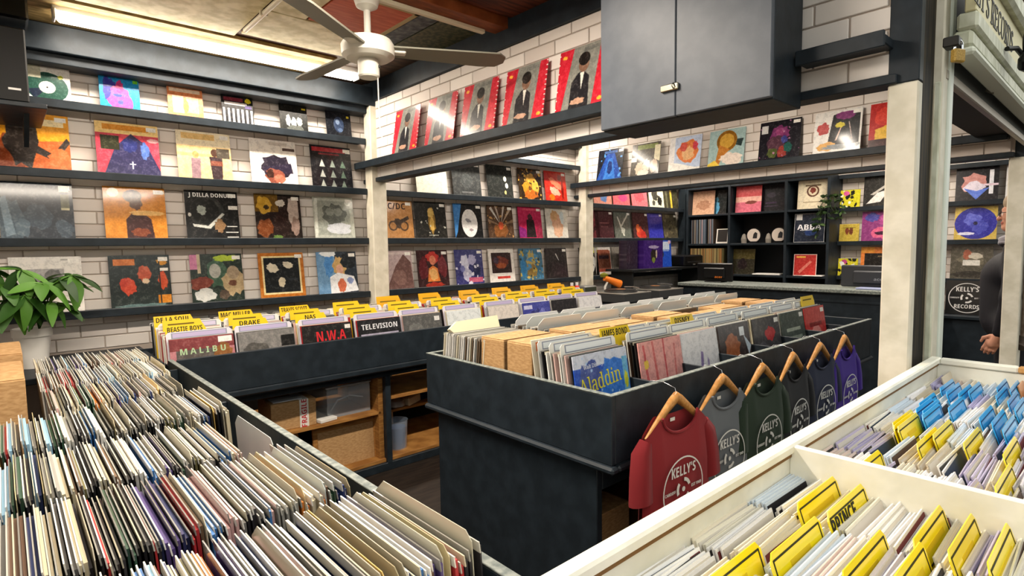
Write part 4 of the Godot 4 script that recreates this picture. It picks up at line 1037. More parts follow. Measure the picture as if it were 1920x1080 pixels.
# ---------------------------------------------------------------- the white bin of seven-inch singles
func build_singles_bin() -> void:
	var top := 1.107
	var zb := -0.461
	var zf := 0.42
	var xa := -0.12
	var xb := 2.336
	var xd := 1.135
	var t := thing("singles_bin", "cream-painted wooden bin of singles with worn rim and a cross board", "bin", Vector3.ZERO)
	span(t, "back_board", Vector3(xa, 0.5, zb), Vector3(xb, top - 0.022, zb + 0.016), white_paint, 0.002)
	span(t, "front_board", Vector3(xa, 0.5, zf - 0.016), Vector3(xb, top - 0.022, zf), white_paint, 0.002)
	span(t, "end_board", Vector3(xb - 0.016, 0.5, zb + 0.016), Vector3(xb, top - 0.022, zf - 0.016), white_paint, 0.002)
	span(t, "end_board", Vector3(xa, 0.5, zb + 0.016), Vector3(xa + 0.016, top - 0.022, zf - 0.016), white_paint, 0.002)
	span(t, "cross_board", Vector3(xd - 0.008, 0.85, zb + 0.016), Vector3(xd + 0.008, top - 0.004, zf - 0.016), white_paint, 0.002)
	span(t, "rim_cap", Vector3(xa, top - 0.02, zb - 0.006), Vector3(xb + 0.006, top, zb + 0.024), white_paint, 0.004)
	span(t, "rim_cap", Vector3(xb - 0.024, top - 0.02, zb + 0.024), Vector3(xb + 0.006, top, -0.24), white_paint, 0.004)
	span(t, "bare_wood_cap", Vector3(xb - 0.024, top - 0.02, -0.24), Vector3(xb + 0.006, top, zf), grained("b8864e", "d0a468", 0.03, Vector3(2, 2, 9), 0.5, 31), 0.004)
	span(t, "rim_cap", Vector3(xa, top - 0.02, zf - 0.024), Vector3(xb - 0.024, top, zf + 0.006), white_paint, 0.004)
	# bare seam under the cap
	span(t, "wood_seam", Vector3(xa + 0.016, top - 0.026, zb + 0.016), Vector3(xb - 0.016, top - 0.02, zb + 0.02), mat("7c5a34", 0.7))
	span(t, "bin_floor", Vector3(xa + 0.016, 0.845, zb + 0.016), Vector3(xb - 0.016, 0.86, zf - 0.016), mat("c9c6b8", 0.6))
	for x in [xa + 0.05, xb - 0.05]:
		for z in [zb + 0.05, zf - 0.05]:
			span(t, "leg", Vector3(x - 0.03, 0, z - 0.03), Vector3(x + 0.03, 0.5, z + 0.03), white_paint, 0.003)
	span(t, "bottom_board", Vector3(xa, 0.5, zb + 0.016), Vector3(xb, 0.515, zf - 0.016), white_paint)
	# yellow and blue name cards, read off the photograph where each stands
	var yl := [[1496, 1020, 0], [1594, 905, 0], [1603, 938, 1], [1562, 912, 0], [1625, 1050, 0], [1768, 965, 0], [1826, 985, 0], [1895, 1000, 0], [1372, 1077, 0], [1690, 1072, 0], [1595, 772, 0], [1625, 782, 0], [1640, 785, 0], [1742, 828, 0], [1770, 812, 0], [1826, 828, 0], [1898, 848, 0], [1886, 905, 0]]
	var bl := [[1657, 742], [1712, 762], [1728, 766], [1743, 776], [1753, 724], [1790, 735], [1812, 738], [1830, 733], [1795, 764], [1852, 782], [1875, 790], [1895, 803], [1880, 742], [1902, 752], [1915, 765], [1895, 712], [1912, 722]]
	var spots := []
	for e in yl + bl:
		var p := at_y(e[0], e[1], 1.058)
		p.x = clampf(p.x, xa + 0.12, xb - 0.13)
		p.x = minf(p.x, xd - 0.105) if p.x < xd else maxf(p.x, xd + 0.105)
		p.z = maxf(p.z, zb + 0.09)
		for q in spots:
			if absf(q.x - p.x) < 0.19 and absf(q.z - p.z) < 0.006:
				p.z = q.z + 0.008
		spots.append(p)
	var cols := [0.06, 0.26, 0.46, 0.66, 0.86, 1.05, 1.26, 1.455, 1.65, 1.845, 2.04, 2.24]
	var hues := [["milky white", "eeeceb"], ["milky white", "e4e2e2"], ["milky white", "f2f0ee"], ["milky white", "eae6e0"], ["milky white", "ece9ea"], ["lavender", "b4accc"], ["pale lilac", "d2cedc"], ["cream", "e2dccb"], ["cream", "ddd4c0"], ["pinkish", "d8c4bc"], ["pale grey", "c2c2c0"], ["bluish white", "d2dce6"], ["cream", "cdbfa6"]]
	var darks := ["1e1c20", "6a2c2c", "2c3a4c", "3c3a38", "54423a"]
	rng.seed = 8
	var all := []
	for c in cols.size():
		var z := zb + 0.055 + rng.randf() * 0.02
		var hue = hues[0]
		var run := 0
		var lean := 0.34
		var front := 0.1
		while z < front:
			if run <= 0:
				run = rng.randi_range(2, 9)
				hue = hues[rng.randi() % hues.size()]
				if c < 2 and rng.randf() < 0.3:
					hue = hues[9]
				lean = clampf(lean + rng.randf_range(-0.015, 0.015), 0.32, 0.37)
				if rng.randf() < 0.25:
					z += 0.012
			run -= 1
			for q in spots:
				if absf(q.x - cols[c]) < 0.185 and absf(q.z + 0.065 - z) < 0.004:
					z = q.z + 0.0695
			var p := Vector3(cols[c] + rng.randf_range(-0.006, 0.006), 0.862 + rng.randf_range(0, 0.016), z)
			var mid := p + Vector3(0, 0.16, -0.05)
			all.append({"p": p, "lean": lean, "hue": hue, "c": c, "turn": rng.randf_range(-0.03, 0.03), "dark": darks[rng.randi() % 5], "d": mid.distance_to(Vector3(0.0, H, 0)) + (0.0 if on_screen(mid, 60) else 40.0)})
			z += rng.randf_range(0.0046, 0.0062)
	all.sort_custom(func(a, b): return a.d < b.d)
	var n := 0
	var rest := []
	var names_ := ["far left", "second", "third", "fourth", "fifth", "last"]
	for e in all:
		var rot := Vector3(-e.lean, e.turn, 0)
		if n < 300 and e.d < 30.0:
			n += 1
			var o := thing("single_record", "%s sleeved seven-inch single, %s column %s the bin's cross board" % [e.hue[0], ORD[5 - e.c if e.c < 6 else e.c - 6], "on the bare-shelf side of" if e.c < 6 else "beyond, counted from"], "single", e.p, rot, "seven-inch singles in the white bin")
			o.set_meta("label", "%s-sleeved seven-inch single, %s column from the cross board, %s half" % [e.hue[0], ORD[5 - e.c if e.c < 6 else e.c - 6], "record-counter" if e.c < 6 else "white-post"])
			part(o, "plastic_sleeve", box(Vector3(0.182, 0.184, 0.0026)), mat(e.hue[1], 0.22, 0.0, 0.5), Vector3(0, 0.092, 0))
			part(o, "paper_sleeve", box(Vector3(0.176, 0.178, 0.0014)), mat(e.dark if hash(e.p) % 3 == 0 else "cfc8bc", 0.6), Vector3(0, 0.09, 0.002))
		else:
			rest.append([Transform3D(Basis.from_euler(rot), e.p) * Transform3D(Basis.from_scale(Vector3(0.182, 0.184, 0.0034)), Vector3(0, 0.092, 0)), Color.html(e.hue[1])])
	var s := copies(rest, "packed_singles", "further packed seven-inch singles filling the white bin", "singles")
	s.set_meta("kind", "stuff")
	var pm := prism(PackedVector2Array([Vector2(-0.088, 0), Vector2(0.088, 0), Vector2(0.088, 0.2), Vector2(0.078, 0.212), Vector2(-0.078, 0.212), Vector2(-0.088, 0.2)]), 0.0018)
	var fr := begin()
	for e in [[0, 0.0385, 0.16, 0.0028], [0, 0.0, 0.16, 0.0028], [-0.08, 0.019, 0.0028, 0.041], [0.08, 0.019, 0.0028, 0.041]]:
		add_box(fr, Vector3(e[0], e[1], 0), Vector3(maxf(e[2] * 1.0, 0.002), e[3], 0.0006), 0.0)
	var frame := fr.commit()
	for k in yl.size() + bl.size():
		var yellow := k < yl.size()
		var e = yl[k] if yellow else bl[k - yl.size()]
		var p: Vector3 = spots[k]
		var where := ("on the white-post side of" if p.x > xd else "on the record-counter side of")
		var o := thing("name_card", "%s plastic name card standing among the singles %s the cross board" % ["yellow" if yellow else "sky-blue", where], "card", Vector3(p.x, 0.872, p.z + 0.065), Vector3(-0.34, 0, 0), "%s name cards in the singles bin" % ("yellow" if yellow else "blue"))
		part(o, "card", pm, mat("f0d81a" if yellow else "2aa0dc", 0.3, 0.0, 0.4))
		part(o, "printed_frame", frame, mat("2a2810" if yellow else "123c66", 0.6), Vector3(0, 0.163, 0.0012))
		if yellow and e[2] == 1:
			letters(o, "lettering", "PRINCE", 0.026, mat("1a1a10", 0.6), Vector3(-0.03, 0.1855, 0.0016), Vector3.ZERO, 0.85)
			o.set_meta("label", "yellow name card with a bold six-letter name against the cross board")
		else:
			part(o, "printed_line", box(Vector3(0.11 if k % 2 else 0.07, 0.009, 0.0006)), mat("d2b41a" if yellow else "2288c4", 0.6), Vector3(0, 0.182, 0.0012))
	var ob := [Vector3(2.27, 0.87, -0.38), Vector3(2.29, 0.87, -0.2), Vector3(2.29, 0.87, -0.155), Vector3(2.29, 0.87, -0.11)]
	for k in ob.size():
		solo("picture_sleeve", "orange-edged picture sleeve at the bare end board, %s from the corner" % ORD[k], "single", box(Vector3(0.14, 0.2, 0.004), 0.001), mat("c88a5c" if k else "cfc2ac", 0.35, 0.0, 0.3), ob[k], Vector3(-0.3, 0.0, 0), "picture sleeves at the bin's end").position.y += 0.1

# ---------------------------------------------------------------- T-shirts
func shirt_top(x: float, front: bool) -> float:
	var ax := absf(x)
	if ax < 0.115:
		return -0.062 - (0.075 if front else 0.012) * sqrt(1.0 - ax * ax / (0.115 * 0.115))
	return -0.062 - (ax - 0.115) * 0.78
func shirt_mesh(ph: float) -> Mesh:
	var st := begin()
	st.set_smooth_group(1)
	var nx := 30
	var ny := 26
	for side in [1.0, -1.0]:
		var g := []
		for j in ny + 1:
			var row := []
			var v := float(j) / ny
			for i in nx + 1:
				var s := -1.0 + 2.0 * i / nx
				var x0 := s * 0.205
				var y0 := shirt_top(x0, side > 0)
				var y := lerpf(y0, -0.74 + 0.01 * cos(s * 5 + ph), v)
				var w := lerpf(0.205, 0.222, smoothstep(0.0, 0.7, v))
				var bulge := 0.008 + 0.036 * sqrt(maxf(0.0, 1.0 - s * s)) * (0.35 + 0.65 * smoothstep(0, 0.3, v))
				var fold := (0.011 * sin(s * 8.0 + ph + v * 1.5) + 0.006 * sin(s * 17.0 + ph * 2.0 - v * 3.0)) * smoothstep(0.1, 0.9, v) * (1.0 - s * s)
				row.append(Vector3(s * w, y, side * bulge + fold))
			g.append(row)
		for j in ny:
			for i in nx:
				var q := [g[j][i], g[j][i + 1], g[j + 1][i + 1], g[j + 1][i]]
				var order := [0, 1, 2, 0, 2, 3] if side > 0 else [0, 2, 1, 0, 3, 2]
				for k in order:
					st.add_vertex(q[k])
	st.generate_normals()
	return st.commit()
func emblem(o: Node3D, m: Material, c: Vector3, s: float, bend := true) -> void:
	part(o, "printed_ring", ring_mesh(0.13 * s, 0.13 * s, 0.006 * s, 0.0, TAU, 0.0008, 40), m, c)
	letters(o, "lettering", "KELLY'S", 0.04 * s, m, c + Vector3(0, 0.075 * s, 0.0), Vector3.ZERO, 0.8)
	letters(o, "lettering", "RECORDS", 0.034 * s, m, c + Vector3(0, -0.075 * s, 0.0), Vector3.ZERO, 0.85)
	letters(o, "lettering", "CARDIFF", 0.012 * s, m, c + Vector3(-0.085 * s, 0, 0))
	letters(o, "lettering", "EST 1969", 0.012 * s, m, c + Vector3(0.085 * s, 0, 0))
	for k in 3:
		part(o, "printed_arc", ring_mesh(0.045 * s, 0.045 * s, 0.014 * s, k * TAU / 3 + 0.3, k * TAU / 3 + 1.5, 0.0008, 10), m, c)
	part(o, "printed_dot", ring_mesh(0.01 * s, 0.01 * s, 0.01 * s, 0, TAU, 0.0008, 10), m, c)
func build_shirts() -> void:
	var wood := grained("9a6a34", "b8864c", 0.03, Vector3(6, 6, 1), 0.35, 41)
	var steel := mat("b8bcc0", 0.25, 1.0)
	var list := [
		[1.696, -1.05, "740a14", "dark red", -0.06], [2.066, -1.075, "555a60", "mid grey", -0.05], [2.371, -1.055, "182a1c", "bottle green", -0.03],
		[2.709, -1.065, "0e1016", "black", 0.02], [3.069, -1.075, "131b34", "navy blue", -0.04], [3.405, -1.07, "34187c", "violet", 0.0]]
	var k := 0
	for e in list:
		var o := thing("t_shirt", "%s printed T-shirt on a wooden hanger on the island's front" % e[3], "t-shirt", Vector3(e[0], 0.98, e[1]), Vector3(0, e[4], 0), "T-shirts hanging on the island")
		var m := StandardMaterial3D.new()
		m.albedo_color = Color.html(e[2])
		m.roughness = 0.9
		m.rim_enabled = true
		m.rim = 0.3
		part(o, "body", shirt_mesh(k * 1.7), m)
		for sg in [-1.0, 1.0]:
			part(o, "sleeve", tube([Vector3(sg * 0.185, -0.145, 0), Vector3(sg * 0.21, -0.19, 0), Vector3(sg * 0.222, -0.27, 0.006), Vector3(sg * 0.228, -0.37, 0.01)], [0.018, 0.028, 0.03, 0.031], 14, 2.0), m)
		var neck := []
		for i in 17:
			var x := -0.115 + 0.23 * i / 16.0
			neck.append(Vector3(x, shirt_top(x * 0.999, true), 0.008 + 0.036 * sqrt(1 - pow(x / 0.205, 2)) * 0.4 + 0.002))
		part(o, "collar", tube(neck, 0.006, 6), m)
		part(o, "neck_label", box(Vector3(0.03, 0.014, 0.001)), mat("c9c6c0"), Vector3(0.0, -0.098, -0.016))
		emblem(o, mat("c8c8c6", 0.8), Vector3(-0.02, -0.355, 0.052), 1.0)
		o.scale = Vector3.ONE * 0.87
		var arm := []
		for i in 13:
			var u := -1.0 + i / 6.0
			arm.append(Vector3(u * 0.185, -0.005 - 0.135 * pow(absf(u), 1.15), 0))
		var hg := thing("coat_hanger", "wooden coat hanger with steel hook inside the %s T-shirt" % e[3], "hanger", Vector3(e[0], 0.98, e[1]), Vector3(0, e[4], 0), "wooden hangers on the island")
		part(hg, "shoulder_bar", tube(arm, [0.008, 0.009, 0.01, 0.011, 0.012, 0.014, 0.016, 0.014, 0.012, 0.011, 0.01, 0.009, 0.008], 8, 1.5), wood)
		hg.scale = Vector3.ONE * 0.87
		var dz: float = (-1.156 - e[1]) / 0.87
		part(hg, "hook", tube([Vector3(0, 0.0, 0), Vector3(0, 0.03, -0.005), Vector3(0, 0.044, dz * 0.5), Vector3(0, 0.038, dz * 1.0), Vector3(0, 0.0, dz * 1.3)], 0.002, 6), steel)
		k += 1

# ---------------------------------------------------------------- the far end
func build_far_end() -> void:
	var dark := mat("1b1e22", 0.5)
	var edge := navy
	# unit of cubes
	var t := thing("cube_unit", "black open cube shelving unit on the end wall", "shelving", Vector3.ZERO)
	var zs := [-3.9, -3.34, -2.68, -2.24]
	var ys := [0.75, 1.13, 1.5, 1.862, 2.2]
	for z in zs:
		span(t, "upright", Vector3(6.52, 0.72, z - 0.014), Vector3(6.89, 2.22, z + 0.014), edge, 0.002)
	for y in ys:
		for k in 3:
			span(t, "shelf_board", Vector3(6.525, y - 0.024, zs[k] + 0.014), Vector3(6.885, y, zs[k + 1] - 0.014), edge, 0.002)
	span(t, "back_panel", Vector3(6.885, 0.72, -3.9), Vector3(6.898, 2.2, -2.24), dark)
	var sp := solo("corner_panel", "dark grey upright panel filling the corner beside the cube unit", "panel", box(Vector3(0.18, 2.0, 0.1), 0.003), edge, Vector3(6.65, 1.3, -4.0))
	# side shelves on the papered wall
	for y in [1.13, 1.5, 1.862]:
		var sh := thing("record_ledge", "%s dark ledge on the end wall beside the cubes" % {1.13: "lowest", 1.5: "middle", 1.862: "upper"}[y], "shelf", Vector3(6.83, y, -1.35), Vector3.ZERO, "ledges on the end wall")
		part(sh, "board", box(Vector3(0.14, 0.025, 1.74), 0.003), edge, Vector3(0, -0.013, 0))
		part(sh, "front_lip", box(Vector3(0.014, 0.045, 1.74), 0.003), edge, Vector3(-0.075, -0.016, 0))
	var top_ledge := thing("record_ledge", "highest dark ledge on the end wall", "shelf", Vector3(6.83, 2.21, -1.35), Vector3.ZERO, "ledges on the end wall")
	part(top_ledge, "board", box(Vector3(0.14, 0.025, 1.74), 0.003), edge, Vector3(0, -0.013, 0))
	part(top_ledge, "front_lip", box(Vector3(0.014, 0.045, 1.74), 0.003), edge, Vector3(-0.075, -0.016, 0))
	# sleeves facing -x: [px left, px right, y, size, x, label, ground, shapes]
	var list := [
		[1310, 1326, 1.862, 0.3, 6.62, "tan LP sleeve edge-on in the top left cube", "c9a084", "b .5 .6 .3 .2 a87a60"],
		[1328, 1352, 1.862, 0.3, 6.66, "dark LP sleeve with a sky-blue shape in the top left cube", "1d2424", "b .5 .7 .2 .3 5aa0c8;b .55 .4 .1 .1 3a6a80"],
		[1390, 1414, 1.862, 0.31, 6.6, "pink and red banded LP sleeve in the top middle cube", "d86a80", "r 0 0 1 .4 c8484c;r 0 .4 1 .2 e8b0a0;b .6 .62 .2 .06 7a3a30"],
		[1416, 1474, 1.862, 0.313, 6.64, "black LP sleeve with dim purple lines in the top middle cube", "15141a", "b .5 .4 .16 .1 34303c;r .3 .65 .4 .06 3c2c48;r .25 .78 .5 .04 3a3044"],
		[1495, 1550, 1.862, 0.313, 6.6, "cream LP sleeve with a dark round crest in the top right cube", "d9cdb0", "r .03 .03 .94 .94 e2d8bc;e .5 .38 .2 .2 5a3a2c;e .5 .38 .15 .15 d8ccb0;b .5 .36 .09 .1 7a3a30;r .2 .74 .6 .03 a89878;r .25 .16 .5 .05 6a5a44"],
		[1489, 1544, 1.5, 0.313, 6.58, "dark blue boxed LP set with big white letters in the middle right cube", "1c2434", "r 0 0 1 .02 e0e0e0;r 0 .98 1 .02 e0e0e0;r 0 0 .02 1 e0e0e0;r .98 0 .02 1 e0e0e0;b .55 .65 .2 .14 22386a;r .06 .03 .2 .2 d0d0d0;r .2 .56 .66 .03 c8c8cc"],
		[1488, 1528, 1.13, 0.24, 6.58, "red boxed set with a pale border in the lower right cube", "b8302c", "r 0 0 1 .04 e0c8c0;r 0 .96 1 .04 e0c8c0;r 0 0 .04 1 e0c8c0;r .96 0 .04 1 e0c8c0;p .2 .8 .7 .3 .8 .35 .3 .88 d87a6c;r .12 .1 .4 .08 e8b04a"],
		[1379, 1402, 1.13, 0.3, 6.6, "dark olive LP sleeve in the lower middle cube", "2f2c1e", "r 0 0 1 .4 544c24;b .5 .6 .2 .2 241a18"],
		[1580, 1606, 1.862, 0.19, 6.78, "yellow patterned seven-inch sleeve on the upper end-wall ledge", "d8d02c", "s 10 .1 1a1a14;b .3 .2 .14 .14 d85a9a;s 6 .08 f0f0e8"],
		[1578, 1604, 1.5, 0.19, 6.78, "mustard seven-inch sleeve with small figures on the middle end-wall ledge", "c2aa44", "b .4 .4 .1 .2 7a3a24;b .6 .4 .1 .2 6a3420;r .2 .2 .6 .04 7a6a24"],
		[1575, 1602, 1.13, 0.19, 6.78, "yellow patterned seven-inch sleeve on the lower end-wall ledge", "d4cc2a", "s 10 .1 1a1a14;b .3 .2 .14 .14 c84a8a;s 6 .08 f0f0e8"],
		[1622, 1678, 1.862, 0.313, 6.78, "charcoal LP sleeve with a white wing shape on the upper end-wall ledge", "2b2a28", "p .1 .9 .4 .55 .75 .45 .5 .85 e2e0dc;p .2 .6 .9 .1 .95 .16 .3 .62 b8b4ac"],
		[1618, 1674, 1.5, 0.313, 6.78, "purple-pink painted LP sleeve on the middle end-wall ledge", "8a3a78", "b .6 .7 .3 .2 d8608a;b .3 .2 .2 .14 4a4a9a;b .7 .3 .2 .2 b04a90;b .6 .72 .2 .06 3a1a34"],
		[1615, 1672, 1.13, 0.313, 6.78, "orange-framed black LP sleeve on the lower end-wall ledge", "e0813c", "r .12 .22 .8 .56 1c1a18;r .0 .0 .4 .2 e89a3c;r .5 .3 .3 .04 6a5a44"],
		[1793, 1866, 1.862, 0.313, 6.78, "black LP sleeve with a bright pink-white burst behind the white post", "19181e", "b .45 .45 .3 .3 c88a84;b .45 .6 .24 .18 e2d8e8;p .2 .6 .5 .7 .8 .6 .5 .95 5a78d8;r .78 .1 .1 .7 e8e8f0;r .66 .5 .34 .06 e0c8d8"],
		[1896, 1960, 1.862, 0.313, 6.78, "white LP sleeve with grey strokes beside the person", "e2e0de", "b .5 .5 .2 .3 9a9690"],
		[1790, 1864, 1.5, 0.313, 6.78, "ochre LP sleeve with a large blue oval behind the white post", "c8ac52", "e .5 .5 .49 .47 2a2c96;b .45 .4 .2 .2 5a62c8;b .6 .6 .2 .2 4248b0;b .3 .8 .2 .05 d8d8f0;e .5 .5 .05 .05 1a1a40"],
		[1780, 1858, 1.13, 0.313, 6.78, "murky grey-green LP sleeve with pale lettering behind the white post", "4e4a40", "b .5 .4 .3 .2 6a6454;b .4 .25 .1 .16 a05a44;r .3 .42 .4 .16 d8d4cc;b .5 .85 .5 .1 2e2b26;b .6 .3 .16 .1 c0b8a8"]]
	for e in list:
		var z := col_z((e[0] + e[1]) / 2.0, e[2], e[4])
		var c := cover(e[5], e[6], e[7], Vector3(e[4], e[2] + 0.001, z), Vector3(-0.1, -PI / 2, 0), e[3], "sleeves on the end wall", "record", "record_sleeve", 0.0, 0.006 if e[0] != 1489 else 0.03)
		if e[0] == 1489:
			letters(c, "lettering", "ABBA", 0.055, mat("e9e9ee", 0.5), Vector3(0.0, 0.165, 0.0156), Vector3.ZERO, 1.25)
	# the black slipmat sleeve with the shop's ring
	var kz := col_z(1811, 0.83, 6.5)
	var km := thing("slipmat_sleeve", "black square sleeve with a white ring emblem low behind the white post", "record", Vector3(6.5, 0.82, kz), Vector3(-0.08, -PI / 2, 0))
	part(km, "sleeve", box(Vector3(0.313, 0.313, 0.005), 0.001), mat("131314", 0.4, 0.0, 0.5), Vector3(0, 0.157, 0))
	emblem(km, mat("d6d4d2", 0.7), Vector3(0, 0.155, 0.0028), 1.05)
	part(km, "corner_sticker", prism(PackedVector2Array([Vector2(0.09, 0.313), Vector2(0.156, 0.313), Vector2(0.156, 0.25)]), 0.001), mat("c8c03a", 0.5), Vector3(0, 0, 0.003))
	cover("white and red sleeve beside the black ring-emblem sleeve", "e4e0e0", "r 0 0 1 .35 c8202c;r .8 0 .2 1 d8a8b8", Vector3(6.52, 0.82, kz - 0.3), Vector3(-0.08, -PI / 2, 0), 0.26)
	var low := thing("low_cabinet", "dark low cabinet under the end wall ledges", "cabinet", Vector3.ZERO)
	span(low, "body", Vector3(6.4, 0, -1.6), Vector3(6.88, 0.79, -0.4), navy, 0.004)
	span(low, "top_board", Vector3(6.37, 0.79, -1.62), Vector3(6.89, 0.82, -0.38), navy, 0.004)
	# spines filed in the left cubes
	rng.seed = 77
	for row in [[1.5, 0.3, ["b89a9a", "6a7480", "55606c", "3c4650", "8a8478", "2c2a2a", "4a3c34"], -3.85, 26, "middle"], [1.13, 0.31, ["8a7c54", "9c8c5a", "6a6040", "a89468", "7a5a3c", "b07a44", "5c5638"], -3.86, 46, "lower"]]:
		var z: float = row[3]
		for k in row[4]:
			if z > -3.42:
				break
			var th := rng.randf_range(0.006, 0.012)
			var hx: String = row[2][rng.randi() % 7]
			var o := thing("shelved_album", "%s record spine filed upright in the %s left cube" % ["dark" if Color.html(hx).v < 0.4 else "pale", row[5]], "record", Vector3(6.7, row[0] + 0.001, z + th / 2), Vector3.ZERO, "records filed in the cubes")
			part(o, "sleeve", box(Vector3(0.313, row[1], snappedf(th - 0.001, 0.001))), mat(hx, 0.5), Vector3(0, row[1] / 2, 0))
			z += th + (0.02 if k % 9 == 8 and row[0] > 1.3 else 0.001)
	var pf := thing("photo_frame", "small white-edged photo leaning in the middle left cube", "photo", Vector3(6.56, 1.5, -3.45), Vector3(-0.15, -PI / 2, 0))
	part(pf, "frame", box(Vector3(0.15, 0.18, 0.01), 0.002), mat("dcd8d0", 0.5), Vector3(0, 0.09, 0))
	part(pf, "picture", box(Vector3(0.125, 0.15, 0.002)), mat("2c2a28", 0.4), Vector3(0.005, 0.095, 0.006))
	for k in 2:
		var z := col_z(1412 + 47 * k, 1.5, 6.6)
		var ck := thing("desk_clock", "round pale-faced ornament on a dark stand, %s in the middle cube" % ["beside the divider" if k == 0 else "beside the boxed set"], "clock", Vector3(6.62, 1.5, z), Vector3(0, -PI / 2, 0), "round ornaments in the middle cube")
		part(ck, "disc", disc(0.088, 0.016, 28), mat("1a1a1c", 0.3), Vector3(0, 0.09, 0), Vector3(PI / 2, 0, 0))
		part(ck, "face", disc(0.078, 0.004, 28), mat("cfc4ba", 0.4), Vector3(0, 0.09, 0.009), Vector3(PI / 2, 0, 0))
		part(ck, "printed_shape", prism(PackedVector2Array([Vector2(-0.01, -0.03), Vector2(0.04, -0.03), Vector2(0.045, 0.03), Vector2(0.02, 0.045), Vector2(0.0, 0.02)]), 0.002), mat("2a2a2c", 0.5), Vector3(0, 0.085, 0.012))
		part(ck, "stand", box(Vector3(0.09, 0.02, 0.05), 0.004), mat("111113", 0.3), Vector3(0, 0.01, 0))
		part(ck, "side_figure", lathe([Vector2(0.03, 0), Vector2(0.034, 0.05), Vector2(0.02, 0.1), Vector2(0.0, 0.115)], 10), mat("8a847c", 0.5), Vector3(-0.12, 0, 0.0))
	solo("paper_pile", "white papers lying flat in the lower middle cube", "paper", box(Vector3(0.2, 0.015, 0.3), 0.002), mat("e2e0dc", 0.6), Vector3(6.62, 1.139, -2.9), Vector3(0, 0.1, 0))
	solo("paper_pile", "white sheet lying flat in the lower right cube beside the red set", "paper", box(Vector3(0.2, 0.01, 0.2), 0.002), mat("dddbd8", 0.6), Vector3(6.6, 1.136, -2.38))
	# counter
	var ct := thing("sales_counter", "dark sales counter in front of the cube unit", "counter", Vector3.ZERO)
	span(ct, "front_panel", Vector3(5.62, 0, -3.4), Vector3(5.65, 1.04, -1.25), navy, 0.003)
	span(ct, "worktop", Vector3(5.58, 1.04, -3.45), Vector3(6.15, 1.075, -1.23), navy_worn, 0.005)
	span(ct, "end_panel", Vector3(5.65, 0, -1.28), Vector3(6.12, 1.04, -1.25), navy, 0.003)
	span(ct, "bead", Vector3(5.612, 0.95, -3.4), Vector3(5.62, 0.97, -1.25), navy, 0.002)
	for mo in [[-3.15, "0f1011", "black computer monitor seen from behind with small orange lettering", "c06a24", 0.42], [-1.62, "34363a", "dark grey computer monitor seen from behind on the counter", "7c7e82", 0.52]]:
		var o := thing("computer_monitor", mo[2], "monitor", Vector3(5.85, 1.075, mo[0]), Vector3(0, -PI / 2, 0))
		part(o, "back_shell", box(Vector3(mo[4], 0.2, 0.03), 0.01), mat(mo[1], 0.35), Vector3(0, 0.11, 0))
		part(o, "rear_bulge", box(Vector3(mo[4] * 0.6, 0.12, 0.03), 0.012), mat(mo[1], 0.4), Vector3(0, 0.1, 0.02))
		part(o, "foot", box(Vector3(0.2, 0.01, 0.14), 0.004), mat(mo[1], 0.4), Vector3(0, 0.005, -0.02))
		letters(o, "lettering", "acer", 0.026, mat(mo[3], 0.4), Vector3(0.06, 0.085 if mo[0] > -2 else 0.06, 0.0355), Vector3.ZERO, 1.2)
	solo("keyboard", "pale keyboard on the counter beside the grey monitor", "keyboard", box(Vector3(0.14, 0.015, 0.4), 0.004), mat("8c94b4", 0.4), Vector3(5.72, 1.083, -1.5))
	# turntable console
	var cn := thing("deck_console", "dark console carrying the turntables beside the wall browser", "console", Vector3.ZERO)
	span(cn, "front_panel", Vector3(4.32, 0, -3.27), Vector3(5.56, 0.9, -3.24), navy, 0.003)
	span(cn, "worktop", Vector3(4.31, 0.9, -3.95), Vector3(5.57, 0.925, -3.23), navy, 0.004)
	span(cn, "end_panel", Vector3(5.54, 0, -3.95), Vector3(5.57, 0.9, -3.27), navy, 0.003)
	for k in 2:
		var o := thing("turntable", ["silver-edged turntable beside the browser's end", "silver-edged turntable beside the sales counter"][k], "turntable", Vector3(4.62 + 0.6 * k, 0.925, -3.47), Vector3.ZERO, "turntables on the console")
		part(o, "plinth", box(Vector3(0.45, 0.09, 0.36), 0.008), mat("3a3b3c", 0.35), Vector3(0, 0.055, 0))
		part(o, "top_plate", box(Vector3(0.452, 0.012, 0.362), 0.004), mat("a8a49c", 0.3, 0.6), Vector3(0, 0.1, 0))
		part(o, "platter", disc(0.165, 0.02, 32), mat("6c6c6c", 0.3, 0.8), Vector3(-0.04, 0.117, 0))
		var rc := part(o, "platter_mat", disc(0.15, 0.006, 32), mat("121212", 0.5), Vector3(-0.04, 0.13, 0))
		part(rc, "centre_label", disc(0.05, 0.002, 20), mat("8a5a30", 0.5), Vector3(0, 0.004, 0))
		part(o, "tonearm", tube([Vector3(0.18, 0.14, -0.12), Vector3(0.17, 0.145, 0.0), Vector3(0.13, 0.14, 0.1)], 0.006, 8), mat("c8c8c8", 0.2, 0.9))
		part(o, "pitch_slider", box(Vector3(0.02, 0.006, 0.12)), mat("1a1a1a", 0.4), Vector3(0.19, 0.108, 0.09))
		for f in [[-1, -1], [1, -1], [-1, 1], [1, 1]]:
			part(o, "foot", disc(0.025, 0.02, 12), mat("1a1a1a", 0.5), Vector3(f[0] * 0.18, 0.01, f[1] * 0.14))
	var lampo := thing("clamp_lamp", "small orange task lamp over the first turntable", "lamp", Vector3(4.68, 0.925, -3.74))
	part(lampo, "base", disc(0.05, 0.02, 16), mat("c9cbc8", 0.4), Vector3(0, 0.01, 0))
	part(lampo, "arm", tube([Vector3(0, 0.02, 0), Vector3(-0.01, 0.14, 0.0), Vector3(0.02, 0.21, 0.02)], 0.012, 8), mat("d8d4cc", 0.4))
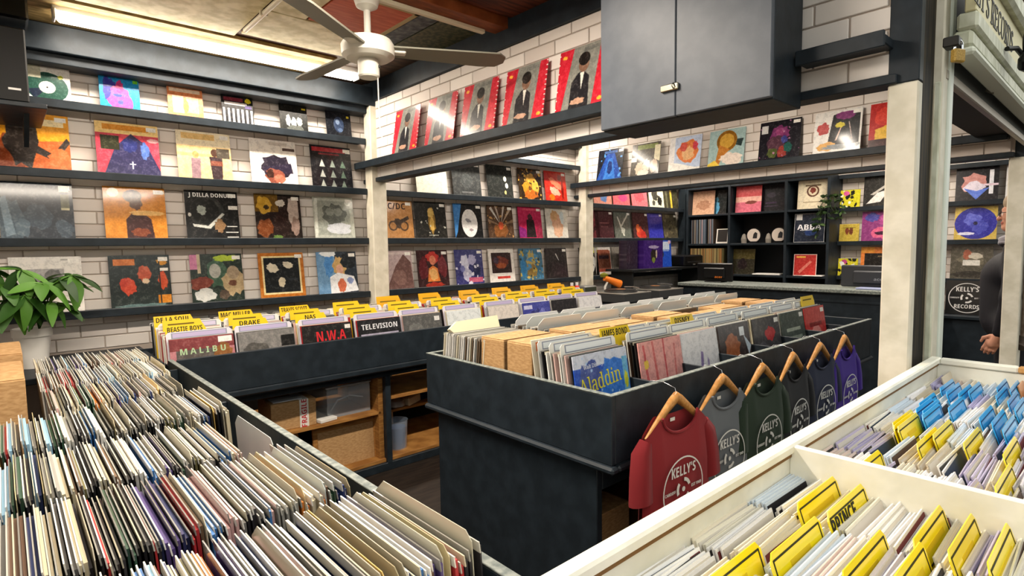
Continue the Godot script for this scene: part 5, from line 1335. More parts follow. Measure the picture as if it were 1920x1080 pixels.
	part(lampo, "shade", tube([Vector3(-0.02, 0.23, 0.0), Vector3(0.06, 0.2, 0.03), Vector3(0.16, 0.16, 0.06)], [0.028, 0.035, 0.045], 12), mat("d8701c", 0.35))
	part(lampo, "spare_cap", lathe([Vector2(0.04, 0), Vector2(0.045, 0.03), Vector2(0.0, 0.05)], 12), mat("6a6a20", 0.4), Vector3(0.0, 0.24, -0.02))
	for k in 2:
		var rb := thing("spray_bottle", "slim red bottle, %s of the pair behind the browser's last cards" % ["left" if k == 0 else "right"], "bottle", Vector3(4.2 + 0.075 * k, 0.93, -3.78), Vector3.ZERO, "red bottles by the turntables")
		rb.set_meta("label", "slim red bottle of a pair behind the browser's last cards")
		part(rb, "body", lathe([Vector2(0, 0), Vector2(0.026, 0), Vector2(0.026, 0.15), Vector2(0.018, 0.17), Vector2(0, 0.172)], 14), mat("c02a24", 0.35))
		part(rb, "cap", lathe([Vector2(0, 0.17), Vector2(0.016, 0.17), Vector2(0.016, 0.2), Vector2(0, 0.2)], 12), mat("d8d8d8", 0.4))
	var mx := thing("mixer", "small grey mixer box with knobs behind the first turntable", "mixer", Vector3(4.45, 0.925, -3.82))
	part(mx, "case", box(Vector3(0.2, 0.16, 0.14), 0.008), mat("6a6a68", 0.4, 0.3), Vector3(0, 0.08, 0))
	part(mx, "panel", box(Vector3(0.17, 0.12, 0.004)), mat("3a4034", 0.4), Vector3(0, 0.085, 0.071))
	for k in 4:
		part(mx, "knob", disc(0.012, 0.015, 10), mat("c2c83a" if k == 1 else "1c1c1c", 0.4), Vector3(-0.06 + 0.04 * k, 0.09, 0.078), Vector3(PI / 2, 0, 0))
	# raised shelf with the boxed sets
	var sy := 1.235
	var rs := thing("raised_shelf", "black shelf over the turntables carrying boxed sets", "shelf", Vector3.ZERO)
	span(rs, "board", Vector3(4.95, sy - 0.025, -3.96), Vector3(6.5, sy, -3.6), mat("17191b", 0.5), 0.003)
	span(rs, "leg", Vector3(5.0, 0.925, -3.92), Vector3(5.03, sy - 0.025, -3.64), mat("17191b", 0.5), 0.002)
	span(rs, "leg", Vector3(6.44, 0.0, -3.92), Vector3(6.47, sy - 0.025, -3.64), mat("17191b", 0.5), 0.002)
	var zz := -3.72
	var pa := col_x(1196, sy, zz)
	var pb := col_x(1233, sy, zz)
	var pc := col_x(1257, sy, zz)
	cover("purple boxed set with a dark oval crest on the raised shelf", "3a1d6e", "b .5 .55 .14 .24 2a2420;b .52 .7 .08 .1 7a8a3a;b .5 .25 .26 .06 a89cc0;b .66 .5 .04 .14 c8b8a0", Vector3((pa + pb) / 2, sy + 0.001, zz), Vector3.ZERO, pb - pa - 0.006, "", "box set", "record_box", 0.31, 0.14)
	cover("bright blue sleeve with a dark shield shape on the raised shelf", "1f4fc8", "r .05 .06 .8 .3 c8d8f0;b .2 .5 .18 .16 24303c;b .85 .08 .12 .06 d8b0c0;r .3 .38 .5 .03 a8c0e8", Vector3((pb + pc) / 2 + 0.01, sy + 0.001, zz), Vector3(-0.05, 0, 0), pc - pb - 0.01, "", "box set", "record_box", 0.31, 0.03)
	cover("dark grey-purple side box against the purple set", "2a2030", "r .2 .2 .1 .6 3a3040", Vector3(pa - 0.12, sy + 0.001, -3.76), Vector3.ZERO, 0.2, "", "box set", "record_box", 0.31, 0.1)
	var pr := thing("printer", "low black printer on the raised shelf", "printer", Vector3(6.2, sy, -3.76))
	part(pr, "case", box(Vector3(0.42, 0.13, 0.3), 0.015), mat("0e0f11", 0.3), Vector3(0, 0.065, 0))
	part(pr, "paper_slot", box(Vector3(0.3, 0.015, 0.01)), mat("2a2a2c", 0.3), Vector3(0, 0.05, 0.152))
	part(pr, "badge", box(Vector3(0.05, 0.014, 0.004)), mat("c8ccd0", 0.2, 0.8), Vector3(0.0, 0.02, 0.152))

# ---------------------------------------------------------------- cabinet, ceiling, fan, lamp
func build_ceiling_things() -> void:
	var c := struct("ceiling", box(Vector3(8.2, 0.08, 3.75)), grained("3a2416", "5c3a22", 0.02, Vector3(0.8, 1, 5), 0.7, 51, 1.5), Vector3(2.95, CEIL + 0.04, -2.3), "ceiling of old painted boards")
	var y := -0.05
	var lo := func(called: String, xa: float, xb: float, za: float, zb: float, m: Material, th := 0.012):
		return part(c, called, box(Vector3(xb - xa, th, zb - za), 0.002), m, Vector3((xa + xb) / 2, CEIL - th / 2, (za + zb) / 2) - c.position)
	var cream := grained("c4b888", "e2d8b0", 0.03, Vector3(1.2, 1.2, 1.2), 0.6, 52)
	lo.call("cream_board", -1.0, 1.08, -3.58, -2.55, cream)
	lo.call("cream_board", 1.1, 1.72, -3.52, -3.1, cream)
	lo.call("cream_board", 1.1, 1.3, -3.09, -2.52, cream)
	lo.call("ochre_board", -1.0, 1.72, -3.99, -3.6, grained("8a7448", "b89c68", 0.04, Vector3(1, 1, 3), 0.65, 53), 0.02)
	lo.call("orange_board", 1.31, 1.71, -3.08, -2.66, grained("b04a20", "c8623a", 0.02, Vector3(1, 1, 6), 0.6, 54))
	lo.call("orange_border", 1.71, 1.74, -3.08, -2.63, mat("a89868", 0.6), 0.013)
	lo.call("orange_border", 1.31, 1.74, -2.66, -2.63, mat("a89868", 0.6), 0.013)
	lo.call("blue_black_board", 1.31, 1.86, -2.625, -2.5, grained("16181e", "2a3440", 0.04, Vector3(2, 2, 2), 0.6, 55))
	lo.call("blue_black_board", 1.745, 1.86, -3.2, -2.63, grained("222a30", "5a6464", 0.03, Vector3(2, 2, 2), 0.6, 56))
	lo.call("green_board", 1.87, 2.14, -3.2, -2.5, grained("2a3424", "56543a", 0.05, Vector3(2, 2, 2), 0.6, 57))
	lo.call("brown_board", 1.74, 2.14, -3.98, -3.22, grained("2a1c12", "4c3826", 0.02, Vector3(1, 1, 6), 0.65, 58))
	for k in 5:
		lo.call("reddish_board", -1.0, 2.14, -2.36 + k * 0.36, -2.02 + k * 0.36, grained("3c1c12", "6a3420", 0.02, Vector3(0.7, 1, 5), 0.6, 60 + k))
	var l := letters(c, "lettering", "OR", 0.07, mat("8a9090", 0.7), Vector3(1.58, CEIL - 0.014, -2.56) - c.position, Vector3(PI / 2, 0, 0))
	var wb := lo.call("wood_beam", -1.0, 2.14, -2.49, -2.38, grained("6a3418", "8a4a26", 0.02, Vector3(1, 1, 6), 0.55, 59), 0.06) as MeshInstance3D
	# conduits
	var cd := thing("conduit", "white cable trunking along the wooden ceiling beam", "conduit", Vector3.ZERO)
	part(cd, "trunking", box(Vector3(2.9, 0.022, 0.028), 0.004), mat("d9cfb4", 0.45), Vector3(0.6, CEIL - 0.07, -2.485))
	var cd2 := thing("conduit", "white cable conduit crossing the ceiling towards the lamp", "conduit", Vector3.ZERO)
	part(cd2, "pipe", tube([Vector3(1.09, CEIL - 0.025, -3.42), Vector3(1.09, CEIL - 0.025, -1.82)], 0.013, 10), mat("e6e0c8", 0.45))
	part(cd2, "clip", box(Vector3(0.04, 0.03, 0.02), 0.003), mat("ded8c0", 0.45), Vector3(1.09, CEIL - 0.02, -3.12))
	# fluorescent battens: only the back one in the first bay is in view
	for bay in 6:
		var x := (1.09 if bay < 3 else 0.55) + (bay % 3) * 2.45
		var b := thing("batten_lamp", "long white batten lamp, %s bay, %s" % [ORD[bay % 3], "by the back wall" if bay < 3 else "near the front out of view"], "lamp", Vector3(x, 2.7, -3.72 if bay < 3 else -1.75), Vector3.ZERO, "batten lamps")
		part(b, "housing", box(Vector3(1.66, 0.045, 0.07), 0.004), mat("efeee8", 0.4), Vector3(0, 0.027, 0))
		part(b, "diffuser", box(Vector3(1.62, 0.035, 0.085), 0.012), glow("fff4e4", 20.0), Vector3(0, -0.014, 0))
		part(b, "end_cap", box(Vector3(0.012, 0.05, 0.09), 0.004), mat("e8e6e0", 0.4), Vector3(-0.822, -0.008, 0))
		part(b, "end_cap", box(Vector3(0.012, 0.05, 0.09), 0.004), mat("e8e6e0", 0.4), Vector3(0.822, -0.008, 0))
	# fan
	var hub := Vector3(1.345, 2.43, -2.49)
	var f := thing("ceiling_fan", "white three-bladed ceiling fan with a pull cord", "fan", hub)
	var fw := mat("cfcdc3", 0.4)
	var fg := mat("78766a", 0.5)
	part(f, "canopy", lathe([Vector2(0.012, 0.18), Vector2(0.05, 0.2), Vector2(0.07, 0.26), Vector2(0.07, 0.32)], 24), fw)
	part(f, "down_rod", tube([Vector3(0, 0.04, 0), Vector3(0, 0.26, 0)], 0.016, 14), fw)
	part(f, "motor_housing", lathe([Vector2(0, -0.04), Vector2(0.1, -0.04), Vector2(0.122, -0.025), Vector2(0.125, 0.02), Vector2(0.11, 0.045), Vector2(0.04, 0.055), Vector2(0.022, 0.08), Vector2(0, 0.08)], 36), fw)
	part(f, "switch_cup", lathe([Vector2(0, -0.125), Vector2(0.045, -0.125), Vector2(0.05, -0.118), Vector2(0.05, -0.05), Vector2(0.044, -0.04), Vector2(0, -0.04)], 28), fw)
	part(f, "switch_knob", disc(0.008, 0.01, 10), mat("3a3a38", 0.4), Vector3(0.034, -0.075, 0.037), Vector3(PI / 2, PI / 4, 0))
	for k in 3:
		var a := deg_to_rad(26.0 + 120.0 * k)
		var bl := part(f, "blade", prism(PackedVector2Array([Vector2(0.1, -0.045), Vector2(0.55, -0.07), Vector2(0.63, -0.06), Vector2(0.665, -0.02), Vector2(0.665, 0.03), Vector2(0.63, 0.062), Vector2(0.1, 0.045)]), 0.008), fg)
		bl.basis = Basis(Vector3.UP, -a) * Basis(Vector3.RIGHT, PI / 2 - 0.2)
		bl.position = Vector3(0, 0.005, 0)
		var ir := part(f, "blade_iron", box(Vector3(0.09, 0.012, 0.05), 0.004), fw)
		ir.basis = Basis(Vector3.UP, -a)
		ir.position = Vector3(cos(a), 0, sin(a)) * 0.13
	part(f, "pull_cord", tube([Vector3(0.03, -0.12, 0.03), Vector3(0.031, -0.25, 0.03), Vector3(0.033, -0.36, 0.031), Vector3(0.05, -0.44, 0.033)], 0.003, 6), mat("d8d4c8", 0.6))
	# hung cupboard on the near beam
	var cb := thing("hung_cupboard", "dark grey two-door cupboard hung on the near beam", "cupboard", Vector3(2.02, 1.97, -1.183))
	part(cb, "carcass", box(Vector3(0.22, 0.76, 0.705), 0.003), navy, Vector3(0.0, 0.38, 0))
	for s in [-1.0, 1.0]:
		part(cb, "door", box(Vector3(0.02, 0.75, 0.35), 0.003), grained("4d535c", "545a63", 0.03, Vector3(1.2, 1.2, 1.2), 0.42, 71), Vector3(-0.121, 0.38, s * 0.1765))  # doors coloured lighter than the carcass for the light they catch
	var hs := part(cb, "hasp", box(Vector3(0.012, 0.025, 0.075), 0.003), mat("8a8678", 0.3, 1.0), Vector3(-0.138, 0.11, -0.02), Vector3(0, 0, 0))
	part(hs, "staple", tube([Vector3(-0.006, -0.008, 0.02), Vector3(-0.02, 0.002, 0.02), Vector3(-0.006, 0.012, 0.02)], 0.003, 6), mat("b0aca0", 0.25, 1.0))
	# speaker and bracket at the left
	var tv := thing("box_speaker", "black box speaker with a white badge above the top ledge", "speaker", Vector3(-0.05, 2.185, -3.58))
	part(tv, "cabinet", box(Vector3(0.38, 0.33, 0.26), 0.006), mat("070707", 0.5), Vector3(0, 0.165, 0))
	part(tv, "badge", box(Vector3(0.045, 0.01, 0.003), 0.001), mat("e8e8e6", 0.3), Vector3(0.14, 0.055, 0.132))
	var br := thing("speaker_bracket", "dark bracket shelf under the black speaker", "bracket", Vector3(-0.05, 2.16, -3.7))
	part(br, "plate", box(Vector3(0.5, 0.022, 0.55), 0.003), navy, Vector3(0, 0.012, 0))
	part(br, "strut", prism(PackedVector2Array([Vector2(0, 0), Vector2(0.28, 0), Vector2(0, -0.12)]), 0.02), navy, Vector3(0.18, 0, -0.16), Vector3(0, -PI / 2, 0))
	var bp := thing("storage_box", "glossy black box resting on the ceiling rail above the speaker", "box", Vector3(-0.06, 2.6, -3.72))
	part(bp, "body", box(Vector3(0.45, 0.13, 0.2), 0.01), mat("0d0d0e", 0.15), Vector3(0, 0.075, 0))

# ---------------------------------------------------------------- shop front
func build_front() -> void:
	var old := grained("b9bba4", "d6d8c6", 0.03, Vector3(2, 1, 2), 0.5, 81, 1.0)
	# shutter track and outer post
	var g := struct("trim_6", box(Vector3(0.14, 2.75, 0.03), 0.003), grained("0e0b09", "3c3220", 0.02, Vector3(6, 0.5, 6), 0.7, 84), Vector3(2.27, 1.375, -0.505), "dark shutter track beside the front post")
	var p2 := struct("trim_7", box(Vector3(0.07, 2.75, 0.04), 0.005), post_paint, Vector3(2.385, 1.375, -0.487), "white outer front post")
	part(p2, "cover_strip", box(Vector3(0.05, 2.75, 0.03), 0.004), mat("d4dbd2", 0.4), Vector3(0.06, 0, 0.012))
	part(p2, "packing_piece", box(Vector3(0.012, 1.7, 0.018), 0.003), old, Vector3(-0.04, -0.2, 0.008))
	var pipe := thing("shutter_pipe", "rusty grey pipe running down the further front post", "pipe", Vector3.ZERO)
	part(pipe, "pipe", tube([Vector3(4.7, 0.86, -0.465), Vector3(4.7, 2.2, -0.465)], 0.022, 10), grained("5c4c40", "8a7c70", 0.06, Vector3(3, 1, 3), 0.6, 82))
	part(pipe, "elbow", tube([Vector3(4.7, 0.9, -0.465), Vector3(4.7, 0.85, -0.47), Vector3(4.67, 0.83, -0.48)], 0.026, 10), mat("4a4038", 0.6))
	# fascia: board, mouldings, shutter rail
	var fz := -0.39
	var fx0 := 2.36
	var fx1 := 5.0
	var fa := thing("shop_sign", "cream fascia sign with dark painted serif lettering over the front", "sign", Vector3.ZERO)
	span(fa, "board", Vector3(fx0, 2.235, fz - 0.03), Vector3(fx1, 2.4, fz), mat("d8d0a6", 0.5), 0.003)
	letters(fa, "lettering", "KELLY'S RECORDS", 0.078, mat("1c1c18", 0.5), Vector3(2.62, 2.29, fz + 0.001), Vector3.ZERO, 1.0, serif, 0.002)
	span(fa, "upper_moulding", Vector3(fx0, 2.375, fz - 0.03), Vector3(fx1, 2.45, fz + 0.03), old, 0.012)
	span(fa, "picture_moulding", Vector3(fx0, 2.18, fz - 0.05), Vector3(fx1, 2.235, fz + 0.006), old, 0.008)
	span(fa, "lower_moulding", Vector3(fx0, 2.125, fz - 0.06), Vector3(fx1, 2.18, fz - 0.006), old, 0.01)
	span(fa, "bottom_bead", Vector3(fx0, 2.1, fz - 0.06), Vector3(fx1, 2.125, fz + 0.002), mat("d8dccc", 0.45), 0.008)
	var sh := thing("roller_shutter", "rolled-up shutter with a dull metal bottom bar under the sign", "shutter", Vector3.ZERO)
	span(sh, "bottom_bar", Vector3(fx0 + 0.03, 2.04, fz - 0.1), Vector3(4.55, 2.075, fz - 0.075), mat("8a8070", 0.35, 0.7), 0.004)
	span(sh, "slat", Vector3(fx0 + 0.03, 2.075, fz - 0.095), Vector3(4.55, 2.16, fz - 0.08), mat("3a3c34", 0.5, 0.4), 0.002)
	span(sh, "housing", Vector3(fx0 + 0.03, 2.13, fz - 0.34), Vector3(4.55, 2.5, fz - 0.1), mat("15161a", 0.6), 0.01)
	part(sh, "latch", tube([Vector3(3.05, 2.115, fz - 0.07), Vector3(3.05, 2.1, fz - 0.05), Vector3(3.05, 2.13, fz - 0.045)], 0.008, 8), mat("6a6456", 0.4, 0.8))
	# padlock
	var pk := at_z(1812, 92, -0.385)
	var pl := thing("padlock", "brass padlock hanging open from the shutter bar by the outer post", "padlock", Vector3(pk.x, pk.y - 0.035, -0.405), Vector3(0, -0.5, 0))
	part(pl, "body", box(Vector3(0.042, 0.04, 0.018), 0.004), grained("8a6c2c", "b8984c", 0.08, Vector3(9, 9, 9), 0.35, 83), Vector3(0, 0.02, 0))
	var sc := []
	for k in 13:
		var a := PI * k / 12.0
		sc.append(Vector3(cos(a) * 0.014, 0.052 + sin(a) * 0.014, 0))
	sc.push_front(Vector3(0.014, 0.036, 0))
	sc.push_back(Vector3(-0.014, 0.036, 0))
	part(pl, "shackle", tube(sc, 0.0042, 8), mat("c8ccd2", 0.15, 1.0))
	var bk := thing("shutter_bracket", "black bolt bracket holding the padlock", "bracket", Vector3(pk.x, pk.y + 0.022, -0.42))
	part(bk, "plate", box(Vector3(0.05, 0.03, 0.04), 0.003), mat("171614", 0.5, 0.4), Vector3(0, 0.005, 0))
	# iron scroll ornament in front of the sign
	var so := at_z(1922, 92, -0.335)
	var ir := thing("iron_scroll", "black iron scroll bracket sticking out below the sign", "bracket", Vector3(so.x, so.y, -0.335))
	var sp := []
	for k in 26:
		var a := k * 0.36
		sp.append(Vector3(cos(a), sin(a), 0) * (0.05 - 0.0016 * k) + Vector3(0.02, 0.02, 0))
	part(ir, "scroll", tube(sp, 0.007, 8), mat("0e0e0f", 0.4, 0.3))
	part(ir, "stem", tube([Vector3(-0.1, -0.01, -0.04), Vector3(-0.04, 0.0, -0.02), Vector3(0.06, -0.03, 0)], 0.009, 8), mat("0e0e0f", 0.4, 0.3))
	part(ir, "leaf", lathe([Vector2(0, -0.05), Vector2(0.022, -0.02), Vector2(0.018, 0.02), Vector2(0, 0.05)], 8), mat("0e0e0f", 0.4, 0.3), Vector3(0.0, -0.05, 0.0), Vector3(0, 0, 0.9))

# ---------------------------------------------------------------- plants
func leaf_mesh(l: float, w: float, droop: float) -> Mesh:
	var st := begin()
	st.set_smooth_group(1)
	var n := 8
	var rows := []
	for i in n + 1:
		var t := float(i) / n
		var ww := w * pow(sin(PI * clampf(t * 0.94 + 0.03, 0, 1)), 0.8) * (1.0 - 0.25 * t)
		var y := -droop * t * t
		rows.append([Vector3(t * l, y + 0.1 * ww, -ww), Vector3(t * l, y - 0.12 * ww, 0), Vector3(t * l, y + 0.1 * ww, ww)])
	for i in n:
		for k in 2:
			var q := [rows[i][k], rows[i][k + 1], rows[i + 1][k + 1], rows[i + 1][k]]
			for v in [0, 1, 2, 0, 2, 3]:
				st.add_vertex(q[v])
	st.generate_normals()
	return st.commit()
func build_plants() -> void:
	var z := -3.74
	var base := at_z(62, 650, z)
	var o := thing("potted_plant", "leafy umbrella plant in a white pot on the record counter", "plant", Vector3(base.x, 0.92, z))
	part(o, "pot", lathe([Vector2(0, 0), Vector2(0.055, 0), Vector2(0.075, 0.16), Vector2(0.082, 0.16), Vector2(0.082, 0.2), Vector2(0.074, 0.2), Vector2(0.07, 0.175), Vector2(0, 0.175)], 26), mat("d8d6d0", 0.45))
	part(o, "soil", disc(0.07, 0.01, 20), mat("2a2018", 0.9), Vector3(0, 0.18, 0))
	var lm := []
	for h in ["30561a", "406a20", "244614", "1c3812", "4c7828"]:
		var m := mat(h, 0.55).duplicate() as StandardMaterial3D
		m.backlight_enabled = true
		m.backlight = Color(0.12, 0.2, 0.03)
		lm.append(m)
	# whorls of leaflets at the ends of stalks: pixel of the whorl's centre, depth, leaflet length
	var tips := [[40, 506, -3.66, 0.171], [78, 531, -3.6, 0.153], [112, 521, -3.66, 0.180], [135, 516, -3.64, 0.171], [46, 554, -3.56, 0.171], [95, 566, -3.62, 0.153], [10, 536, -3.64, 0.171], [20, 566, -3.6, 0.153], [120, 568, -3.7, 0.135], [60, 586, -3.64, 0.090], [-15, 506, -3.68, 0.153]]
	rng.seed = 14
	var leaves := [leaf_mesh(0.14, 0.03, 0.03), leaf_mesh(0.14, 0.034, 0.06), leaf_mesh(0.14, 0.028, 0.09)]
	for k in tips.size():
		var t = tips[k]
		var p := at_z(t[0], t[1], t[2]) - o.position
		var root := Vector3(rng.randf_range(-0.03, 0.03), 0.18, rng.randf_range(-0.03, 0.03))
		part(o, "stalk", tube([root, root.lerp(p, 0.5) + Vector3(0, 0.04, 0), p], 0.0035, 6), mat("5c7a30", 0.5))
		var n := 7
		var a0 := rng.randf() * TAU
		for q in n:
			var a := a0 + TAU * q / n
			var lf := part(o, "leaf", leaves[rng.randi() % 3], lm[rng.randi() % 5], p)
			lf.basis = Basis(Vector3(0.5, 0.3, 0.8).normalized().cross(Vector3.UP).normalized(), -0.35 + rng.randf_range(-0.3, 0.3)) * Basis(Vector3.UP, a) * Basis(Vector3(0, 0, 1), rng.randf_range(-0.55, 0.1)) * Basis.from_scale(Vector3.ONE * (t[3] / 0.14) * rng.randf_range(0.8, 1.05))
	# trailing plant on the cubes
	var tz := col_z(1556, 1.9, 6.5)
	var v := thing("trailing_plant", "dark green trailing plant hanging down the cube unit", "plant", Vector3(6.5, 1.86, tz))
	part(v, "pot", lathe([Vector2(0, 0), Vector2(0.05, 0), Vector2(0.06, 0.08), Vector2(0, 0.08)], 14), mat("3a3a38", 0.5), Vector3(0.1, 0.005, 0))
	var small := leaf_mesh(0.05, 0.016, 0.01)
	var green := mat("24381c", 0.5)
	var green2 := mat("3a4f28", 0.5)
	for s in 7:
		var pts := []
		var p := Vector3(0.06, 0.1, rng.randf_range(-0.04, 0.04))
		var len := rng.randi_range(5, 9)
		for k in len:
			pts.append(p)
			p += Vector3(-0.03 if k < 3 else -0.002, 0.03 if k < 1 else -0.06, rng.randf_range(-0.03, 0.03) + (s - 3) * 0.006)
		part(v, "vine", tube(pts, 0.002, 5), green)
		for k in range(1, pts.size()):
			for q in 3:
				var lf := part(v, "leaf", small, green if q else green2, pts[k])
				lf.rotation = Vector3(rng.randf() * 2, rng.randf() * TAU, rng.randf_range(-1, 0.3))

# ---------------------------------------------------------------- the person behind the further post
func smin(a: float, b: float, k: float) -> float:
	var h := clampf(0.5 + 0.5 * (b - a) / k, 0.0, 1.0)
	return lerpf(b, a, h) - k * h * (1.0 - h)
func capsule(p: Vector3, a: Vector3, b: Vector3, ra: float, rb: float) -> float:
	var ab := b - a
	var t := clampf((p - a).dot(ab) / maxf(ab.length_squared(), 1e-6), 0, 1)
	return (p - a - ab * t).length() - lerpf(ra, rb, t)
# bones: [a, b, radius a, radius b, colour, squash (z scale)]
func skin(st: SurfaceTool, bones: Array, lo: Vector3, hi: Vector3, cell: float, k: float) -> void:
	var n := Vector3i(((hi - lo) / cell).ceil())
	var val := PackedFloat32Array()
	val.resize((n.x + 1) * (n.y + 1) * (n.z + 1))
	val.fill(1.0)
	var sx := (n.y + 1) * (n.z + 1)
	var sy := n.z + 1
	for b in bones:
		var r := maxf(b[2], b[3]) + cell * 2 + k
		var mn := ((b[0] as Vector3).min(b[1]) - Vector3(r, r, r) - lo) / cell
		var mx := ((b[0] as Vector3).max(b[1]) + Vector3(r, r, r) - lo) / cell
		for i in range(maxi(0, int(mn.x)), mini(n.x, int(mx.x) + 1) + 1):
			for j in range(maxi(0, int(mn.y)), mini(n.y, int(mx.y) + 1) + 1):
				for l in range(maxi(0, int(mn.z)), mini(n.z, int(mx.z) + 1) + 1):
					var p := lo + Vector3(i, j, l) * cell
					var ix := i * sx + j * sy + l
					val[ix] = smin(val[ix], capsule(p, b[0], b[1], b[2], b[3]), k)
	var idx := {}
	var verts := []
	for i in n.x:
		for j in n.y:
			for l in n.z:
				var base := i * sx + j * sy + l
				var neg := 0
				var sum := Vector3.ZERO
				var cnt := 0
				var cv := []
				for c in 8:
					var d := val[base + (c & 1) * sx + ((c >> 1) & 1) * sy + ((c >> 2) & 1)]
					cv.append(d)
					if d < 0:
						neg += 1
				if neg == 0 or neg == 8:
					continue
				for e in [[0, 1], [2, 3], [4, 5], [6, 7], [0, 2], [1, 3], [4, 6], [5, 7], [0, 4], [1, 5], [2, 6], [3, 7]]:
					var a: float = cv[e[0]]
					var b: float = cv[e[1]]
					if (a < 0) != (b < 0):
						var t := a / (a - b)
						var pa := Vector3(e[0] & 1, (e[0] >> 1) & 1, (e[0] >> 2) & 1)
						var pb := Vector3(e[1] & 1, (e[1] >> 1) & 1, (e[1] >> 2) & 1)
						sum += pa.lerp(pb, t)
						cnt += 1
				idx[base] = verts.size()
				verts.append(lo + (Vector3(i, j, l) + sum / cnt) * cell)
	var cols := []
	for p in verts:
		var best := 9.0
		var c := Color.WHITE
		for b in bones:
			var d := capsule(p, b[0], b[1], b[2], b[3])
			if d < best:
				best = d
				c = b[4]
		cols.append(c)
	for i in range(1, n.x):
		for j in range(1, n.y):
			for l in range(1, n.z):
				var base := i * sx + j * sy + l
				var v0 := val[base]
				for ax in 3:
					var step: int = [sx, sy, 1][ax]
					var v1 := val[base + step]
					if (v0 < 0) == (v1 < 0):
						continue
					var u: int = [sy, 1, sx][ax]
					var w: int = [1, sx, sy][ax]
					var q := [base - u - w, base - w, base, base - u]
					if not (idx.has(q[0]) and idx.has(q[1]) and idx.has(q[2]) and idx.has(q[3])):
						continue
					var order := [0, 2, 1, 0, 3, 2] if v0 < 0 else [0, 1, 2, 0, 2, 3]
					for o in order:
						var id: int = idx[q[o]]
						st.set_color(cols[id])
						st.add_vertex(verts[id])
func build_person() -> void:
	var o := thing("person", "person in a black jacket and glasses standing in profile behind the further front post", "person", Vector3(4.98, 0, -0.545), Vector3(0, PI, 0))
	# local: facing +z, turned to face -z
	var sk := Color("c08a72").srgb_to_linear()
	var bl := Color("0b0b0d").srgb_to_linear()
	var je := Color("10141c").srgb_to_linear()
	var sh := Color("0a0908").srgb_to_linear()
	var B := []
	for s in [-1.0, 1.0]:
		B.append([Vector3(s * 0.09, 0.92, 0), Vector3(s * 0.1, 0.5, 0.015), 0.095, 0.062, je])
		B.append([Vector3(s * 0.1, 0.5, 0.015), Vector3(s * 0.1, 0.1, -0.02), 0.06, 0.043, je])
		B.append([Vector3(s * 0.1, 0.045, -0.04), Vector3(s * 0.11, 0.04, 0.15), 0.042, 0.036, sh])
		B.append([Vector3(s * 0.2, 1.43, -0.01), Vector3(s * 0.25, 1.14, 0.0), 0.062, 0.05, bl])
		B.append([Vector3(s * 0.25, 1.14, 0.0), Vector3(s * 0.21, 0.9, 0.05), 0.05, 0.038, bl])
	B.append([Vector3(-0.08, 0.95, 0), Vector3(0.08, 0.95, 0), 0.12, 0.12, je])
	B.append([Vector3(0, 0.98, 0.02), Vector3(0, 1.25, 0.03), 0.165, 0.16, bl])
	B.append([Vector3(-0.07, 1.3, 0.0), Vector3(0.07, 1.3, 0.0), 0.14, 0.14, bl])
	B.append([Vector3(-0.16, 1.44, -0.015), Vector3(0.16, 1.44, -0.015), 0.066, 0.066, bl])
	B.append([Vector3(0, 1.45, -0.01), Vector3(0, 1.58, 0.015), 0.062, 0.056, sk])
	var st := begin()
	st.set_smooth_group(1)
	skin(st, B, Vector3(-0.36, -0.02, -0.22), Vector3(0.36, 1.62, 0.26), 0.017, 0.035)
	# head with nose, brow, chin, ears
	var hd := [[Vector3(0, 1.69, -0.015), Vector3(0, 1.66, 0.01), 0.092, 0.082, sk], [Vector3(0, 1.6, 0.04), Vector3(0, 1.585, 0.06), 0.052, 0.034, sk], [Vector3(0, 1.675, 0.085), Vector3(0, 1.64, 0.108), 0.009, 0.014, sk], [Vector3(-0.03, 1.7, 0.075), Vector3(0.03, 1.7, 0.075), 0.016, 0.016, sk], [Vector3(-0.016, 1.612, 0.088), Vector3(0.016, 1.612, 0.088), 0.009, 0.009, Color("9c5a4e").srgb_to_linear()], [Vector3(0.085, 1.68, -0.01), Vector3(0.09, 1.645, -0.005), 0.018, 0.012, sk], [Vector3(-0.085, 1.68, -0.01), Vector3(-0.09, 1.645, -0.005), 0.018, 0.012, sk], [Vector3(-0.032, 1.672, 0.076), Vector3(-0.031, 1.672, 0.077), 0.012, 0.012, Color("e0dcd6").srgb_to_linear()], [Vector3(0.032, 1.672, 0.076), Vector3(0.031, 1.672, 0.077), 0.012, 0.012, Color("e0dcd6").srgb_to_linear()], [Vector3(0, 1.55, 0.0), Vector3(0, 1.6, 0.01), 0.054, 0.054, sk]]
	skin(st, hd, Vector3(-0.13, 1.52, -0.14), Vector3(0.13, 1.82, 0.14), 0.007, 0.014)
	# hands, each with palm, four fingers and a thumb
	for s in [-1.0, 1.0]:
		var w := Vector3(s * 0.21, 0.89, 0.052)
		var d := Vector3(-s * 0.1, -0.9, 0.42).normalized()
		var across := Vector3(0.0, 0.42, 0.9).normalized()
		var hb := [[w, w + d * 0.075, 0.026, 0.03, sk], [w + d * 0.07 + across * 0.022, w + d * 0.07 - across * 0.022, 0.018, 0.018, sk]]
		for f in 4:
			var r := w + d * 0.085 + across * (0.03 - 0.02 * f)
			var l: float = [0.034, 0.04, 0.037, 0.028][f]
			var m := r + d * l
			hb.append([r, m, 0.0095, 0.0085, sk])
			var d2 := (d + Vector3(-s * 0.6, 0, 0)).normalized()
			hb.append([m, m + d2 * l * 0.9, 0.0085, 0.0075, sk])
		var th := w + d * 0.03 + across * 0.03
		hb.append([th, th + (d + across * 0.9).normalized() * 0.04, 0.012, 0.01, sk])
		hb.append([th + (d + across * 0.9).normalized() * 0.04, th + (d + across * 0.9).normalized() * 0.04 + d * 0.03, 0.01, 0.008, sk])
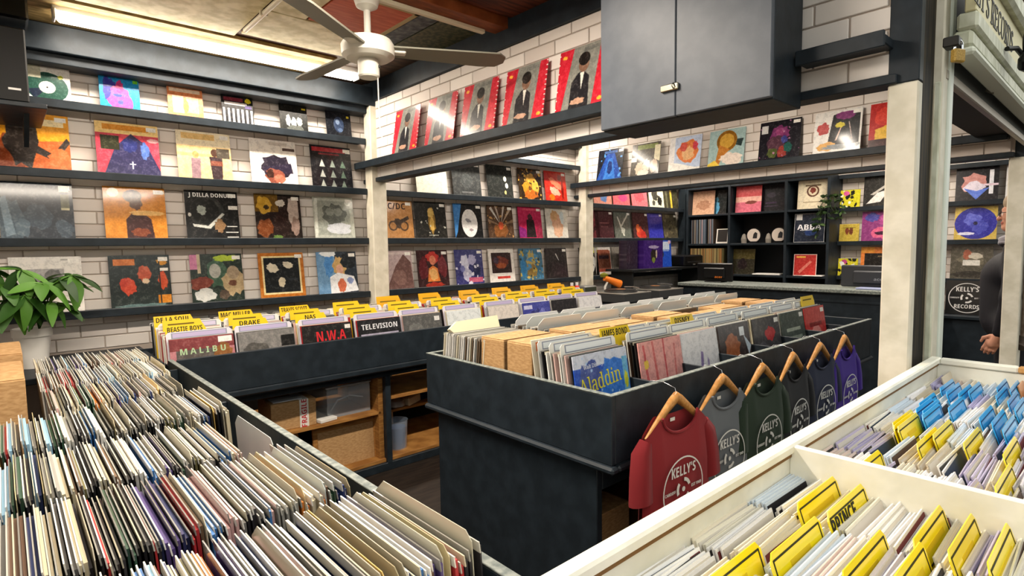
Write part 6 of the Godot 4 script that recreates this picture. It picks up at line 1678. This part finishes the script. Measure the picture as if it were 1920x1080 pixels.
		var c := w + d * 0.08
		skin(st, hb, c - Vector3(0.1, 0.13, 0.12), c + Vector3(0.1, 0.12, 0.12), 0.006, 0.006)
	st.generate_normals()
	var m := StandardMaterial3D.new()
	m.vertex_color_use_as_albedo = true
	m.roughness = 0.7
	part(o, "body", st.commit(), m)
	var hs := begin()
	hs.set_smooth_group(1)
	var hc := Color("8c7a62").srgb_to_linear()
	skin(hs, [[Vector3(0, 1.715, -0.03), Vector3(0, 1.745, 0.02), 0.088, 0.07, hc], [Vector3(-0.07, 1.7, -0.03), Vector3(0.07, 1.7, -0.03), 0.04, 0.04, hc], [Vector3(0, 1.66, -0.06), Vector3(0, 1.62, -0.06), 0.055, 0.045, hc]], Vector3(-0.14, 1.54, -0.17), Vector3(0.14, 1.86, 0.13), 0.008, 0.03)
	hs.generate_normals()
	part(o, "hair", hs.commit(), m, Vector3.ZERO, Vector3.ZERO, "short sandy-grey hair")
	var gl := begin()
	for s in [-1.0, 1.0]:
		var ring := []
		for k in 13:
			ring.append(Vector3(s * 0.034 + cos(TAU * k / 12) * 0.026, 1.672 + sin(TAU * k / 12) * 0.019, 0.098))
		add_tube(gl, ring, 0.0026, 6)
		add_tube(gl, [Vector3(s * 0.06, 1.676, 0.097), Vector3(s * 0.086, 1.68, 0.05), Vector3(s * 0.094, 1.678, -0.03)], 0.0024, 6)
	add_tube(gl, [Vector3(-0.009, 1.676, 0.1), Vector3(0.009, 1.676, 0.1)], 0.0024, 6)
	part(o, "glasses", gl.commit(), mat("0c0c0d", 0.3), Vector3.ZERO, Vector3.ZERO, "dark-rimmed glasses")
	var sc := begin()
	for k in 3:
		var ring := []
		for q in 17:
			var a := TAU * q / 16
			ring.append(Vector3(cos(a) * 0.085, 1.475 + 0.02 * k + 0.012 * sin(a * 2 + k), sin(a) * 0.08 + 0.012))
		add_tube(sc, ring, 0.016, 8)
	part(o, "scarf", sc.commit(), mat("8a8890", 0.9), Vector3.ZERO, Vector3.ZERO, "grey patterned scarf at the collar")
